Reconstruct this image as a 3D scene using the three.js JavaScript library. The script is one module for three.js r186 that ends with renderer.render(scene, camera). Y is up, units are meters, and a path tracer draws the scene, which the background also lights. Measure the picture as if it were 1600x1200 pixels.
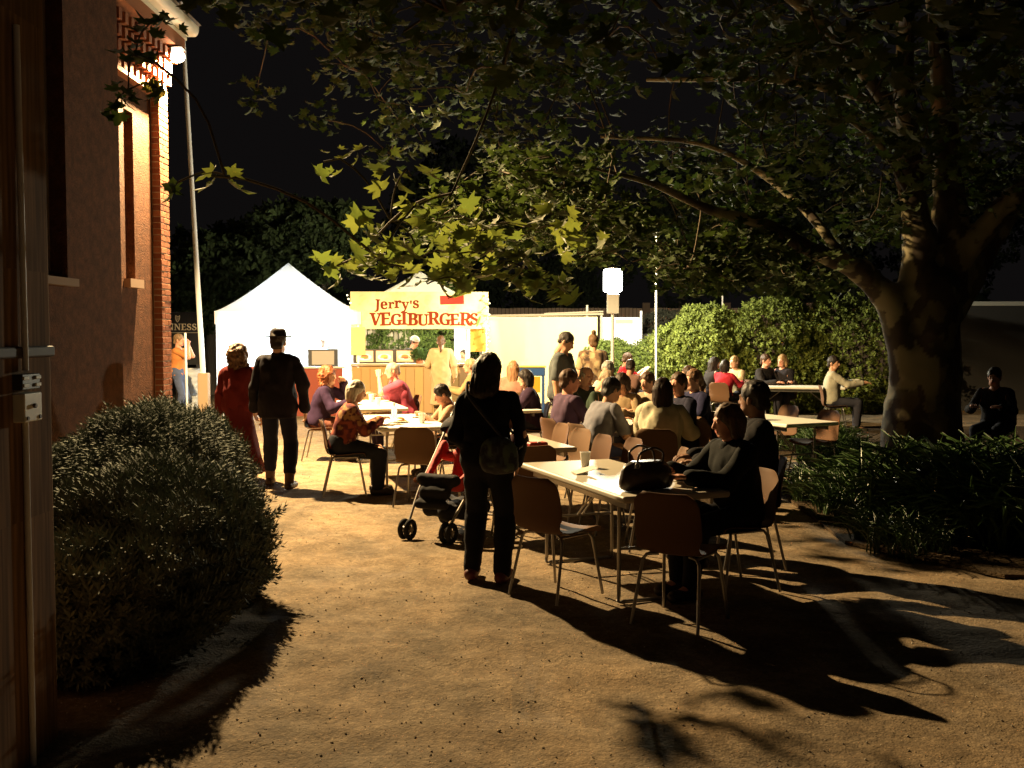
import * as THREE from 'three';
import { mergeGeometries } from 'three/addons/utils/BufferGeometryUtils.js';
import { RoundedBoxGeometry } from 'three/addons/geometries/RoundedBoxGeometry.js';

// ------------------------------------------------------------ camera, sky, light, exposure
// y is up, the camera looks along -z; "depth" d below means z = -d
const scene = new THREE.Scene();
const camera = new THREE.PerspectiveCamera(40.6, 4 / 3, 0.05, 400);
camera.position.set(0, 1.75, 0);
camera.rotation.set(-THREE.MathUtils.degToRad(2.83), 0, 0);
const renderer = new THREE.WebGLRenderer({ antialias: true });
renderer.toneMapping = THREE.LinearToneMapping;
renderer.toneMappingExposure = 1.0;
renderer.shadowMap.enabled = true;

const C = (r, g, b) => new THREE.Color().setRGB(r, g, b);
{ // night sky: an even, nearly black town sky
  const w = 16, h = 8, data = new Float32Array(w * h * 4);
  for (let i = 0; i < w * h; i++) data.set([0.0042, 0.0036, 0.0036, 1], i * 4);
  const sky = new THREE.DataTexture(data, w, h, THREE.RGBAFormat, THREE.FloatType);
  sky.mapping = THREE.EquirectangularReflectionMapping; sky.magFilter = THREE.LinearFilter; sky.needsUpdate = true;
  scene.background = sky; scene.environment = sky;
}
const moon = new THREE.DirectionalLight(C(0.8, 0.85, 1), 0.006);
moon.position.set(20, 40, 10); moon.castShadow = true; moon.shadow.radius = 10; scene.add(moon);
moon.shadow.camera.left = moon.shadow.camera.bottom = -30; moon.shadow.camera.right = moon.shadow.camera.top = 30; moon.shadow.camera.far = 120;

const LAMP = new THREE.Vector3(-4.19, 5.25, -13.24);           // wall floodlight
const FLOOD = { color: C(1, 0.70, 0.34), power: 900 };
const POST = { color: C(1, 0.92, 0.68), power: 170 };          // white post lamp
const TENT = { color: C(0.88, 0.96, 1), power: 38 };           // gazebo lamps
const STALL = { color: C(1, 0.87, 0.60), power: 28 };          // food stall lamps

// ------------------------------------------------------------ helpers
function rng(seed) { let s = seed >>> 0; return () => { s = (s + 0x6D2B79F5) | 0; let t = Math.imul(s ^ (s >>> 15), 1 | s); t = (t + Math.imul(t ^ (t >>> 7), 61 | t)) ^ t; return ((t ^ (t >>> 14)) >>> 0) / 4294967296; }; }
const hash = (x, y, z) => { let h = Math.imul(x, 374761393) ^ Math.imul(y, 668265263) ^ Math.imul(z, 2147483647 - 1013); h = Math.imul(h ^ (h >>> 13), 1274126177); return ((h ^ (h >>> 16)) >>> 0) / 4294967296; };
function noise3(x, y, z) {
  const X = Math.floor(x), Y = Math.floor(y), Z = Math.floor(z); x -= X; y -= Y; z -= Z;
  const u = x * x * (3 - 2 * x), v = y * y * (3 - 2 * y), w = z * z * (3 - 2 * z), L = (a, b, t) => a + (b - a) * t;
  return L(L(L(hash(X, Y, Z), hash(X + 1, Y, Z), u), L(hash(X, Y + 1, Z), hash(X + 1, Y + 1, Z), u), v), L(L(hash(X, Y, Z + 1), hash(X + 1, Y, Z + 1), u), L(hash(X, Y + 1, Z + 1), hash(X + 1, Y + 1, Z + 1), u), v), w) * 2 - 1;
}
const fbm = (x, y, z, n = 4) => { let s = 0, a = 0.5; for (let i = 0; i < n; i++) { s += a * noise3(x, y, z); x = x * 2.03 + 7.1; y = y * 2.03 + 3.7; z = z * 2.03 + 1.3; a *= 0.5; } return s; };
const V = (x, y, z) => new THREE.Vector3(x, y, z);
const taken = {};
function numbered(n) { taken[n] = (taken[n] ?? -1) + 1; return taken[n] ? `${n}_${String(taken[n]).padStart(3, '0')}` : n; }
const shade = o => { o.castShadow = true; o.receiveShadow = true; return o; };
function thing(name, label, category, [x, y, z] = [0, 0, 0], turn = 0, group) {
  const o = new THREE.Group(); o.name = numbered(name); scene.add(o); o.position.set(x, y, z); o.rotation.y = turn;
  o.userData = { label, category }; if (group) o.userData.group = group; return o;
}
function part(name, geo, mat, parent, at, rot) {
  const m = shade(new THREE.Mesh(Array.isArray(geo) ? merge(geo) : geo, mat)); m.name = name; parent.add(m);
  if (at) m.position.set(...at); if (rot) m.rotation.set(...rot); return m;
}
function structure(name, geo, mat, at) { const m = part(numbered(name), geo, mat, scene, at); m.userData.kind = 'structure'; return m; }
function merge(list) {
  const gs = list.map(g => { g = g.index ? g.toNonIndexed() : g; return g; });
  const keep = ['position', 'normal', 'uv'].filter(k => gs.every(g => g.attributes[k]));
  for (const g of gs) for (const k of Object.keys(g.attributes)) if (!keep.includes(k) && k !== 'color') g.deleteAttribute(k);
  return mergeGeometries(gs);
}
const box = (w, h, d, x = 0, y = 0, z = 0, ry = 0) => { const g = new THREE.BoxGeometry(w, h, d); if (ry) g.rotateY(ry); return g.translate(x, y, z); };
const rbox = (w, h, d, r, x = 0, y = 0, z = 0) => new RoundedBoxGeometry(w, h, d, 2, r).translate(x, y, z);
const cyl = (r0, r1, h, x = 0, y = 0, z = 0, n = 16) => new THREE.CylinderGeometry(r1, r0, h, n).translate(x, y, z);
const ball = (r, x = 0, y = 0, z = 0, n = 12) => new THREE.SphereGeometry(r, n, Math.max(6, n >> 1)).translate(x, y, z);
function rod(a, b, r, r2 = r, n = 8) {
  const A = V(...a), B = V(...b), d = B.clone().sub(A), g = new THREE.CylinderGeometry(r2, r, d.length(), n);
  g.applyQuaternion(new THREE.Quaternion().setFromUnitVectors(V(0, 1, 0), d.clone().normalize())); return g.translate((a[0] + b[0]) / 2, (a[1] + b[1]) / 2, (a[2] + b[2]) / 2);
}
const tube = (pts, r, seg = 16, n = 7) => new THREE.TubeGeometry(new THREE.CatmullRomCurve3(pts.map(p => V(...p)), false, 'catmullrom', 0.35), seg, r, n);
const mat = (color, rough = 0.8, extra = {}) => new THREE.MeshPhysicalMaterial({ specularIntensity: rough > 0.78 ? 0.25 : 1, color: Array.isArray(color) ? C(...color) : color, roughness: rough, ...extra });
const phys = (color, rough, extra) => new THREE.MeshPhysicalMaterial({ color: C(...color), roughness: rough, ...extra });
function texture(n, f, srgb = true, rx = 1, ry = 1) {       // f(u, v) -> linear-looking 0..1 values
  const d = new Uint8Array(n * n * 4);
  for (let j = 0; j < n; j++) for (let i = 0; i < n; i++) { const c = f(i, j); const o = (j * n + i) * 4; d[o] = 255 * Math.min(1, Math.max(0, c[0])); d[o + 1] = 255 * Math.min(1, Math.max(0, c[1])); d[o + 2] = 255 * Math.min(1, Math.max(0, c[2])); d[o + 3] = 255; }
  const t = new THREE.DataTexture(d, n, n); t.wrapS = t.wrapT = THREE.RepeatWrapping; t.repeat.set(rx, ry); t.magFilter = THREE.LinearFilter; t.minFilter = THREE.LinearMipmapLinearFilter; t.generateMipmaps = true;
  if (srgb) t.colorSpace = THREE.SRGBColorSpace; t.needsUpdate = true; return t;
}
function canvasTex(w, h, draw) { const c = document.createElement('canvas'); c.width = w; c.height = h; draw(c.getContext('2d'), w, h); const t = new THREE.CanvasTexture(c); t.colorSpace = THREE.SRGBColorSpace; return t; }
function metreUV(g) {      // uv in metres from the dominant axis of each face
  g = g.index ? g.toNonIndexed() : g; const p = g.attributes.position, uv = new Float32Array(p.count * 2); const a = V(), b = V(), c = V();
  for (let i = 0; i < p.count; i += 3) {
    a.fromBufferAttribute(p, i); b.fromBufferAttribute(p, i + 1); c.fromBufferAttribute(p, i + 2);
    const n = b.clone().sub(a).cross(c.clone().sub(a)); const ax = Math.abs(n.x), ay = Math.abs(n.y), az = Math.abs(n.z);
    [a, b, c].forEach((q, k) => { const s = ax > ay && ax > az ? [q.z, q.y] : ay > az ? [q.x, q.z] : [q.x, q.y]; uv[(i + k) * 2] = s[0]; uv[(i + k) * 2 + 1] = s[1]; });
  }
  g.setAttribute('uv', new THREE.BufferAttribute(uv, 2)); return g;
}
function instanced(name, geo, material, list, parent, colors) {   // list of Matrix4
  const m = shade(new THREE.InstancedMesh(geo, material, list.length)); m.name = name;
  list.forEach((q, i) => { m.setMatrixAt(i, q); if (colors) m.setColorAt(i, colors[i]); });
  m.userData.kind = 'stuff'; (parent ?? scene).add(m); return m;
}
const M4 = (p, q, s) => new THREE.Matrix4().compose(p, q, s.isVector3 ? s : V(s, s, s));

// ------------------------------------------------------------ distance-field modeller (smooth joints, surface nets)
function sdf(prims, { cell = 0.012, clips = [], noise = 0, freq = 12, stretch = [1, 1, 1], pad = 0.03, color } = {}) {
  const lo = [1e9, 1e9, 1e9], hi = [-1e9, -1e9, -1e9];
  for (const p of prims) {
    if (p.r) { p.lo = p.c.map((v, i) => v - p.r[i]); p.hi = p.c.map((v, i) => v + p.r[i]); }
    else { p.lo = p.a.map((v, i) => Math.min(v - p.ra, p.b[i] - p.rb)); p.hi = p.a.map((v, i) => Math.max(v + p.ra, p.b[i] + p.rb)); }
    if (!p.sub) for (let i = 0; i < 3; i++) { lo[i] = Math.min(lo[i], p.lo[i]); hi[i] = Math.max(hi[i], p.hi[i]); }
  }
  for (let i = 0; i < 3; i++) { lo[i] -= pad + cell * 2; hi[i] += pad + cell * 2; }
  const N = [0, 1, 2].map(i => Math.ceil((hi[i] - lo[i]) / cell) + 1), [nx, ny, nz] = N, F = new Float32Array(nx * ny * nz).fill(1);
  for (const p of prims) {
    const k = p.k ?? 0.03, reach = k + cell * 3 + 0.02, s = [0, 1, 2].map(i => Math.max(0, Math.floor((p.lo[i] - reach - lo[i]) / cell))), e = [0, 1, 2].map(i => Math.min(N[i] - 1, Math.ceil((p.hi[i] + reach - lo[i]) / cell)));
    let ab, L2; if (!p.r) { ab = [p.b[0] - p.a[0], p.b[1] - p.a[1], p.b[2] - p.a[2]]; L2 = ab[0] ** 2 + ab[1] ** 2 + ab[2] ** 2 || 1e-9; }
    for (let z = s[2]; z <= e[2]; z++) for (let y = s[1]; y <= e[1]; y++) for (let x = s[0]; x <= e[0]; x++) {
      const X = lo[0] + x * cell, Y = lo[1] + y * cell, Z = lo[2] + z * cell; let d;
      if (p.r) {
        const a = (X - p.c[0]) / p.r[0], b = (Y - p.c[1]) / p.r[1], c = (Z - p.c[2]) / p.r[2], k0 = Math.sqrt(a * a + b * b + c * c), k1 = Math.sqrt((a / p.r[0]) ** 2 + (b / p.r[1]) ** 2 + (c / p.r[2]) ** 2);
        d = k1 > 1e-6 ? k0 * (k0 - 1) / k1 : -Math.min(...p.r);
      } else {
        const ax = X - p.a[0], ay = Y - p.a[1], az = Z - p.a[2], t = Math.min(1, Math.max(0, (ax * ab[0] + ay * ab[1] + az * ab[2]) / L2)), qx = ax - ab[0] * t, qy = ay - ab[1] * t, qz = az - ab[2] * t;
        d = Math.sqrt(qx * qx + qy * qy + qz * qz) - (p.ra + (p.rb - p.ra) * t);
      }
      const i = (z * ny + y) * nx + x, f = F[i];
      if (p.sub) { const h = Math.max(k - Math.abs(f + d), 0) / k; F[i] = Math.max(f, -d) + h * h * k / 4; }
      else { const h = Math.max(k - Math.abs(f - d), 0) / k; F[i] = Math.min(f, d) - h * h * k / 4; }
    }
  }
  for (let z = 0, i = 0; z < nz; z++) for (let y = 0; y < ny; y++) for (let x = 0; x < nx; x++, i++) {
    if (F[i] > 0.09 || F[i] < -0.09) continue; const X = lo[0] + x * cell, Y = lo[1] + y * cell, Z = lo[2] + z * cell;
    if (noise) F[i] += noise * (noise3(X * freq * stretch[0] + 31, Y * freq * stretch[1], Z * freq * stretch[2]) + 0.6 * noise3(X * freq * 2.3 * stretch[0], Y * freq * 2.3 * stretch[1] + 9, Z * freq * 2.3 * stretch[2]));
  }
  if (clips.length) for (let z = 0, i = 0; z < nz; z++) for (let y = 0; y < ny; y++) for (let x = 0; x < nx; x++, i++) {
    for (const c of clips) { const d = (lo[0] + x * cell - c.p[0]) * c.n[0] + (lo[1] + y * cell - c.p[1]) * c.n[1] + (lo[2] + z * cell - c.p[2]) * c.n[2]; if (d > F[i]) F[i] = d; }
  }
  const id = new Int32Array(nx * ny * nz).fill(-1), pos = [], idx = [], st = [1, nx, nx * ny];
  for (let z = 0; z < nz - 1; z++) for (let y = 0; y < ny - 1; y++) for (let x = 0; x < nx - 1; x++) {
    const o = (z * ny + y) * nx + x; let n = 0, sx = 0, sy = 0, sz = 0, m = 0;
    for (let c = 0; c < 8; c++) if (F[o + (c & 1) + ((c >> 1) & 1) * nx + (c >> 2) * nx * ny] < 0) m |= 1 << c;
    if (m === 0 || m === 255) continue;
    for (let c = 0; c < 8; c++) for (let a = 0; a < 3; a++) { if (c & (1 << a)) continue; const c2 = c | (1 << a); if (((m >> c) & 1) === ((m >> c2) & 1)) continue;
      const f0 = F[o + (c & 1) + ((c >> 1) & 1) * nx + (c >> 2) * nx * ny], f1 = F[o + (c2 & 1) + ((c2 >> 1) & 1) * nx + (c2 >> 2) * nx * ny], t = f0 / (f0 - f1);
      sx += (c & 1) + (a === 0 ? t : 0); sy += ((c >> 1) & 1) + (a === 1 ? t : 0); sz += (c >> 2) + (a === 2 ? t : 0); n++; }
    id[o] = pos.length / 3; pos.push(lo[0] + (x + sx / n) * cell, lo[1] + (y + sy / n) * cell, lo[2] + (z + sz / n) * cell);
  }
  for (let z = 1; z < nz - 1; z++) for (let y = 1; y < ny - 1; y++) for (let x = 1; x < nx - 1; x++) {
    const o = (z * ny + y) * nx + x;
    for (let a = 0; a < 3; a++) { const f0 = F[o] < 0, f1 = F[o + st[a]] < 0; if (f0 === f1) continue; const u = st[(a + 1) % 3], v = st[(a + 2) % 3];
      const q = [id[o - u - v], id[o - v], id[o], id[o - u]]; if (q.some(k => k < 0)) continue; if (f0) idx.push(q[0], q[1], q[2], q[0], q[2], q[3]); else idx.push(q[0], q[2], q[1], q[0], q[3], q[2]); }
  }
  const g = new THREE.BufferGeometry(); g.setAttribute('position', new THREE.Float32BufferAttribute(pos, 3)); g.setIndex(idx);
  if (color) { const c = []; for (let i = 0; i < pos.length; i += 3) c.push(...color(pos[i], pos[i + 1], pos[i + 2])); g.setAttribute('color', new THREE.Float32BufferAttribute(c, 3)); }
  g.computeVertexNormals(); return g;
}
const cap = (a, b, ra, rb = ra, k) => ({ a, b, ra, rb, k });
const ell = (c, r, k, sub) => ({ c, r, k, sub });

// ------------------------------------------------------------ ground
const hashP = (x, y, p, s) => hash(((x % p) + p) % p, ((y % p) + p) % p, s);
function pnoise(x, y, p, s) { const X = Math.floor(x), Y = Math.floor(y); x -= X; y -= Y; const u = x * x * (3 - 2 * x), v = y * y * (3 - 2 * y); return (hashP(X, Y, p, s) * (1 - u) + hashP(X + 1, Y, p, s) * u) * (1 - v) + (hashP(X, Y + 1, p, s) * (1 - u) + hashP(X + 1, Y + 1, p, s) * u) * v; }
const gritHeight = (i, j) => { const n = 1024; return 0.34 * pnoise(i / 3, j / 3, Math.floor(n / 3), 5) + 0.3 * pnoise(i / 8, j / 8, 128, 6) + 0.2 * pnoise(i / 32, j / 32, 32, 7) + 0.16 * hashP(i, j, n, 8); };
const groundMap = texture(2048, (i, j) => {      // 6 m of trodden sandy gravel
  const a = pnoise(i / 256, j / 256, 8, 31), s = pnoise(i / 90, j / 128, 22, 32), m = pnoise(i / 32, j / 32, 64, 1), b = pnoise(i / 8, j / 8, 256, 2), e = pnoise(i / 3, j / 3, 682, 4), c = hashP(i >> 1, j >> 1, 1024, 3);
  let k = 0.445 + 0.10 * (a - 0.5) + 0.09 * (s - 0.5) + 0.10 * (m - 0.5) + 0.10 * (b - 0.5) + 0.09 * (e - 0.5) + 0.05 * (c - 0.5); if (e > 0.86) k *= 0.8; else if (c > 0.985) k *= 1.25;
  const h = 0.03 * (s - m); return [k * (1.04 + h), k * 0.895, k * (0.70 - h)];
});
const groundBump = texture(1024, (i, j) => { const v = gritHeight(i, j); return [v, v, v]; }, false);
groundMap.repeat.set(1 / 6, 1 / 6); groundBump.repeat.set(1 / 2.6, 1 / 2.6);
const rise = (x, d) => 0.020 * fbm(x * 1.3, d * 1.3, 3, 3) + 0.014 * noise3(x * 2.6, d * 3.4, 8) + 0.007 * noise3(x * 6.5, d * 8, 5) + 0.003 * noise3(x * 15, d * 17, 2);
const gravelMat = new THREE.MeshPhysicalMaterial({ specularIntensity: 0.4, map: groundMap, bumpMap: groundBump, bumpScale: 0.007, roughness: 0.95 });
{
  const axis = (lo, a, b, hi, fine) => { const r = []; for (let v = a; v <= b + 1e-6; v += fine) r.push(v); let s = fine * 1.3, v = a; const L = []; while (v > lo) { v -= s; s *= 1.3; L.unshift(Math.max(v, lo)); } v = b; s = fine * 1.3; while (v < hi) { v += s; s *= 1.3; r.push(Math.min(v, hi)); } return [...L, ...r]; };
  const xs = axis(-90, -3, 4.5, 90, 0.055), ds = axis(-20, 3.6, 11, 160, 0.055), pos = [], uv = [], idx = [];
  for (const d of ds) for (const x of xs) {
    pos.push(x, rise(x, d), -d); uv.push(x, -d);
  }
  for (let j = 0; j < ds.length - 1; j++) for (let i = 0; i < xs.length - 1; i++) { const o = j * xs.length + i, n = xs.length; idx.push(o, o + 1, o + n, o + 1, o + n + 1, o + n); }
  const g = new THREE.BufferGeometry(); g.setAttribute('position', new THREE.Float32BufferAttribute(pos, 3)); g.setAttribute('uv', new THREE.Float32BufferAttribute(uv, 2)); g.setIndex(idx); g.computeVertexNormals();
  structure('ground', g, gravelMat);
}
{ // pebbles and litter lying on the path
  const R = rng(11), peb = new THREE.IcosahedronGeometry(1, 0), list = [], cols = [];
  for (let i = 0; i < 9000; i++) { const d = 3.9 + 9 * Math.pow(R(), 1.25), x = (R() * 2 - 1) * (0.55 * d + 0.6), s = 0.0018 + 0.0042 * Math.pow(R(), 5);
    list.push(M4(V(x, rise(x, d) + s * 0.25, -d), new THREE.Quaternion().setFromEuler(new THREE.Euler(R() * 6, R() * 6, R() * 6)), V(s * (1 + R()), s * 0.8, s * (1 + 0.5 * R())))); const k = 0.20 + 0.20 * R(); cols.push(C(k * 1.1, k * 0.95, k * 0.75)); }
  const p = instanced('pebbles', peb, mat([1, 1, 1], 0.9), list, scene, cols); p.userData.label = 'loose small pebbles scattered over the sandy path'; p.userData.category = 'pebbles';
  const leaf = new THREE.PlaneGeometry(1, 0.55, 3, 1).rotateX(-Math.PI / 2); const q = leaf.attributes.position; for (let i = 0; i < q.count; i++) q.setY(i, 0.5 * q.getX(i) ** 2 * (q.getZ(i) > 0 ? 1.1 : 0.7)); leaf.computeVertexNormals();
  const l2 = [], c2 = []; for (let i = 0; i < 140; i++) { const d = 3.9 + 7 * Math.pow(R(), 1.2), x = (R() * 2 - 1) * (0.55 * d + 0.6), s = 0.008 + 0.026 * R() ** 4; l2.push(M4(V(x, rise(x, d) + 0.003, -d), new THREE.Quaternion().setFromEuler(new THREE.Euler((R() - 0.5) * 0.5, R() * 6, (R() - 0.5) * 0.5)), V(s, s, s))); const k = 0.03 + 0.06 * R(); c2.push(C(k * 1.3, k, k * 0.6)); }
  const f = instanced('leaf_litter', leaf, mat([1, 1, 1], 0.9), l2, scene, c2); f.userData.label = 'dry brown leaf scraps scattered over the sandy path'; f.userData.category = 'leaf litter';
}

// ------------------------------------------------------------ brick building on the left
const plasterTex = texture(512, (i, j) => { const a = pnoise(i / 32, j / 32, 16, 21), b = pnoise(i / 6, j / 6, 85, 22), c = hashP(i, j, 512, 23); const k = 0.62 + 0.16 * (a - 0.5) + 0.14 * (b - 0.5) + 0.08 * (c - 0.5); return [k * 1.0, k * 0.80, k * 0.62]; });
const plasterBump = texture(512, (i, j) => { const v = 0.6 * pnoise(i / 6, j / 6, 85, 22) + 0.4 * hashP(i, j, 512, 24); return [v, v, v]; }, false);
const wallMat = mat([0.19, 0.125, 0.095], 0.92, { map: plasterTex, bumpMap: plasterBump, bumpScale: 0.006 });
const mortarMat = mat([0.30, 0.25, 0.19], 0.95);
const brickMats = [[0.22, 0.085, 0.045], [0.18, 0.065, 0.036], [0.26, 0.11, 0.058], [0.15, 0.058, 0.038]].map(c => mat(c, 0.9, { bumpMap: plasterBump, bumpScale: 0.004 }));
const frameMat = mat([0.10, 0.07, 0.05], 0.6), darkGlass = phys([0.012, 0.012, 0.014], 0.08, { clearcoat: 0.6 });
const paleTrim = mat([0.55, 0.54, 0.46], 0.6);
{
  const b = thing('brick_building', 'tall brick building with pilasters, narrow windows and corbelled eave', 'building', [-0.3, 0.25, -0.9]);
  part('plinth', [box(0.34, 0.5, 4.95, -3.95, -0.05, -7.58), box(0.34, 0.5, 2.6, -4.33, -0.05, -11.2), box(7, 0.5, 0.30, -8.0, -0.05, -12.36)], mat([0.12, 0.09, 0.075], 0.95), b);
  // projecting wing nearest the path, plane x = -3.8, with a tall narrow opening
  const H = 5.15, wall = [];
  wall.push(box(0.3, H, 3.0, -3.95, H / 2, -6.6)); wall.push(box(0.3, 1.98, 0.62, -3.95, 0.99, -8.41)); wall.push(box(0.3, 0.55, 0.62, -3.95, H - 0.275, -8.41)); wall.push(box(0.3, H, 1.32, -3.95, H / 2, -9.38));
  part('wall', merge(wall.map(metreUV)), wallMat, b);
  part('return_wall', metreUV(box(0.5, H, 0.12, -4.35, H / 2, -9.96)), wallMat, b);
  const w1 = part('window', [box(0.05, 2.62, 0.05, -3.98, 3.29, -8.13), box(0.05, 2.62, 0.05, -3.98, 3.29, -8.69), box(0.05, 0.05, 0.51, -3.98, 2.005, -8.41), box(0.05, 0.05, 0.51, -3.98, 4.575, -8.41), box(0.04, 0.03, 0.51, -3.98, 3.2, -8.41)], frameMat, b);
  part('pane', box(0.012, 1.15, 0.5, -4.0, 2.61, -8.41), darkGlass, w1); part('pane', box(0.012, 1.31, 0.5, -4.0, 3.89, -8.41), darkGlass, w1);
  part('sill', box(0.36, 0.07, 0.74, -3.9, 1.962, -8.41), mat([0.20, 0.15, 0.12], 0.9), w1);
  // recessed bay, plane x = -4.2, with a narrow window
  const bay = [box(0.3, H, 1.22, -4.35, H / 2, -10.64), box(0.3, 2.12, 0.30, -4.35, 1.06, -11.40), box(0.3, 1.05, 0.30, -4.35, H - 0.525, -11.40), box(0.3, H, 0.62, -4.35, H / 2, -11.86)];
  part('bay_wall', merge(bay.map(metreUV)), wallMat, b);
  const w2 = part('window', [box(0.05, 1.98, 0.04, -4.4, 3.11, -11.275), box(0.05, 1.98, 0.04, -4.4, 3.11, -11.525), box(0.05, 0.04, 0.21, -4.4, 2.145, -11.40), box(0.05, 0.04, 0.21, -4.4, 4.075, -11.40)], frameMat, b);
  part('pane', box(0.012, 1.88, 0.2, -4.42, 3.11, -11.40), darkGlass, w2);
  part('sill', box(0.3, 0.10, 0.44, -4.27, 2.08, -11.40), mat([0.26, 0.18, 0.13], 0.9), w2);
  // corner pilaster, brick by brick
  const pil = part('pilaster', metreUV(box(0.40, H, 0.31, -4.30, H / 2, -12.335)), mortarMat, b);
  const R = rng(5), gA = [rbox(0.215, 0.065, 0.105, 0.004), rbox(0.215, 0.063, 0.105, 0.006)], gB = [rbox(0.105, 0.065, 0.105, 0.004), rbox(0.105, 0.063, 0.105, 0.006)];
  for (let c = 0, y = 0.045; y < H - 0.03; y += 0.0755, c++) {
    const odd = c & 1, put = (g, x, z, ry) => part('brick', g[(R() * 2) | 0], brickMats[(R() * R() * 4) | 0], pil, [x + (R() - 0.5) * 0.004, y + (R() - 0.5) * 0.003, z + (R() - 0.5) * 0.003], [0, ry, 0]);
    if (odd) { put(gA, -4.145, -12.282, Math.PI / 2); put(gB, -4.145, -12.452, 0); put(gB, -4.262, -12.228, 0); }
    else { put(gB, -4.145, -12.228, 0); put(gA, -4.145, -12.398, Math.PI / 2); put(gB, -4.262, -12.228, 0); }
  }
  // corbelled brick courses under the eave: each projecting header is a piece
  const corb = part('eave_course', [box(0.14, 0.05, 2.44, -4.16, 4.46, -11.25), box(0.34, 0.16, 2.60, -4.06, 5.17, -11.30)], brickMats[2], b), gD = rbox(0.13, 0.125, 0.095, 0.005);
  for (let row = 0; row < 4; row++) for (let i = 0; i < 13; i++) part('brick', gD, brickMats[(R() * 3) | 0], corb, [-4.16 + row * 0.042, 4.555 + row * 0.142, -10.14 - i * 0.188 - (row & 1) * 0.094]);
  part('fascia', box(0.04, 0.22, 2.7, -3.90, 5.36, -11.30), paleTrim, b);
  const gut = new THREE.Shape(); gut.moveTo(0, 0); gut.lineTo(0.10, 0); gut.quadraticCurveTo(0.15, 0.02, 0.15, 0.12); gut.lineTo(0.135, 0.12); gut.quadraticCurveTo(0.135, 0.03, 0.10, 0.015); gut.lineTo(0.012, 0.015); gut.lineTo(0.012, 0.12); gut.lineTo(0, 0.12); gut.closePath();
  part('gutter', new THREE.ExtrudeGeometry(gut, { depth: 2.75, bevelEnabled: false }).translate(-3.875, 5.30, -12.66), paleTrim, b);
  part('end_wall', metreUV(box(7, H, 0.25, -8.0, H / 2, -12.36)), wallMat, b);
  const roof = new THREE.Shape(); roof.moveTo(-3.72, 5.47); roof.lineTo(-11.5, 8.2); roof.lineTo(-11.5, 8.05); roof.lineTo(-3.9, 5.40); roof.closePath();
  part('roof', new THREE.ExtrudeGeometry(roof, { depth: 7.7, bevelEnabled: false }).translate(0, 0, -12.75), mat([0.16, 0.14, 0.13], 0.6), b);
}
{ // floodlight on the pilaster: lens points out and down over the yard
  const f = thing('wall_floodlight', 'lit floodlight fixed under the eave of the brick building', 'floodlight', [LAMP.x, LAMP.y, LAMP.z]);
  part('bracket', [rod([-0.17, 0.10, 0], [-0.02, 0.06, 0], 0.014), box(0.02, 0.12, 0.1, -0.165, 0.10, 0)], mat([0.08, 0.08, 0.08], 0.5, { metalness: 0.6 }), f);
  part('hood', [box(0.13, 0.012, 0.20, 0, 0.065, 0), box(0.012, 0.10, 0.20, -0.066, 0.02, 0)], mat([0.10, 0.10, 0.10], 0.5, { metalness: 0.5 }), f);
  part('lamp', ball(0.075, 0.0, -0.03, 0, 16), mat([0, 0, 0], 1, { emissive: C(1, 0.83, 0.55), emissiveIntensity: 45 }), f);
  const s = new THREE.SpotLight(FLOOD.color, FLOOD.power, 0, THREE.MathUtils.degToRad(75.5), 0.14, 2); s.position.copy(LAMP); s.target.position.set(LAMP.x + 0.10, LAMP.y - 1, LAMP.z - 0.03); s.castShadow = true; s.shadow.radius = 3; s.shadow.mapSize.set(2048, 2048); scene.add(s, s.target);
}
{ // timber post with conduit and switch box beside the camera: the fittings are on its face towards the path
  const grain = texture(256, (i, j) => { const a = pnoise(i / 3, j / 64, 85, 41), b = pnoise(i / 24, j / 100, 10, 42); const k = 0.44 + 0.16 * (a - 0.5) + 0.16 * (b - 0.5); return [k * 1.06, k * 0.84, k * 0.62]; });
  const p = thing('timber_post', 'broad brown timber post carrying a metal conduit and switch box', 'post', [-2.2, 0, -4.05]);
  part('shaft', metreUV(rbox(0.5, 5.2, 0.68, 0.012, 0, 2.6, 0)), mat([1, 0.95, 0.88], 0.9, { map: grain }), p);
  part('moulding', rbox(0.53, 0.045, 0.70, 0.01, 0, 1.672, 0), mat([0.05, 0.035, 0.03], 0.7), p);
  part('conduit', [rod([0.263, 0, -0.07], [0.263, 1.40, -0.07], 0.013), rod([0.268, 1.60, -0.07], [0.263, 2.95, -0.07], 0.013)], mat([0.75, 0.73, 0.68], 0.5), p);
  const sw = part('switch_box', rbox(0.05, 0.115, 0.15, 0.006, 0.272, 1.455, -0.07), mat([0.82, 0.80, 0.66], 0.5), p);
  part('knob', cyl(0.009, 0.009, 0.014).rotateZ(Math.PI / 2).translate(0.302, 1.460, -0.07), frameMat, sw);
  for (const z of [-0.122, -0.018]) part('screw', cyl(0.008, 0.008, 0.008).rotateZ(Math.PI / 2).translate(0.298, 1.413, z), frameMat, sw);
  const ter = part('terminal_block', rbox(0.045, 0.062, 0.15, 0.004, 0.268, 1.556, -0.07), mat([0.05, 0.05, 0.055], 0.5), p);
  for (const z of [-0.122, -0.018]) for (const y of [1.543, 1.572]) part('terminal', rbox(0.008, 0.014, 0.044, 0.002, 0.293, y, z), mat([0.7, 0.68, 0.55], 0.5), ter);
}

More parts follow.
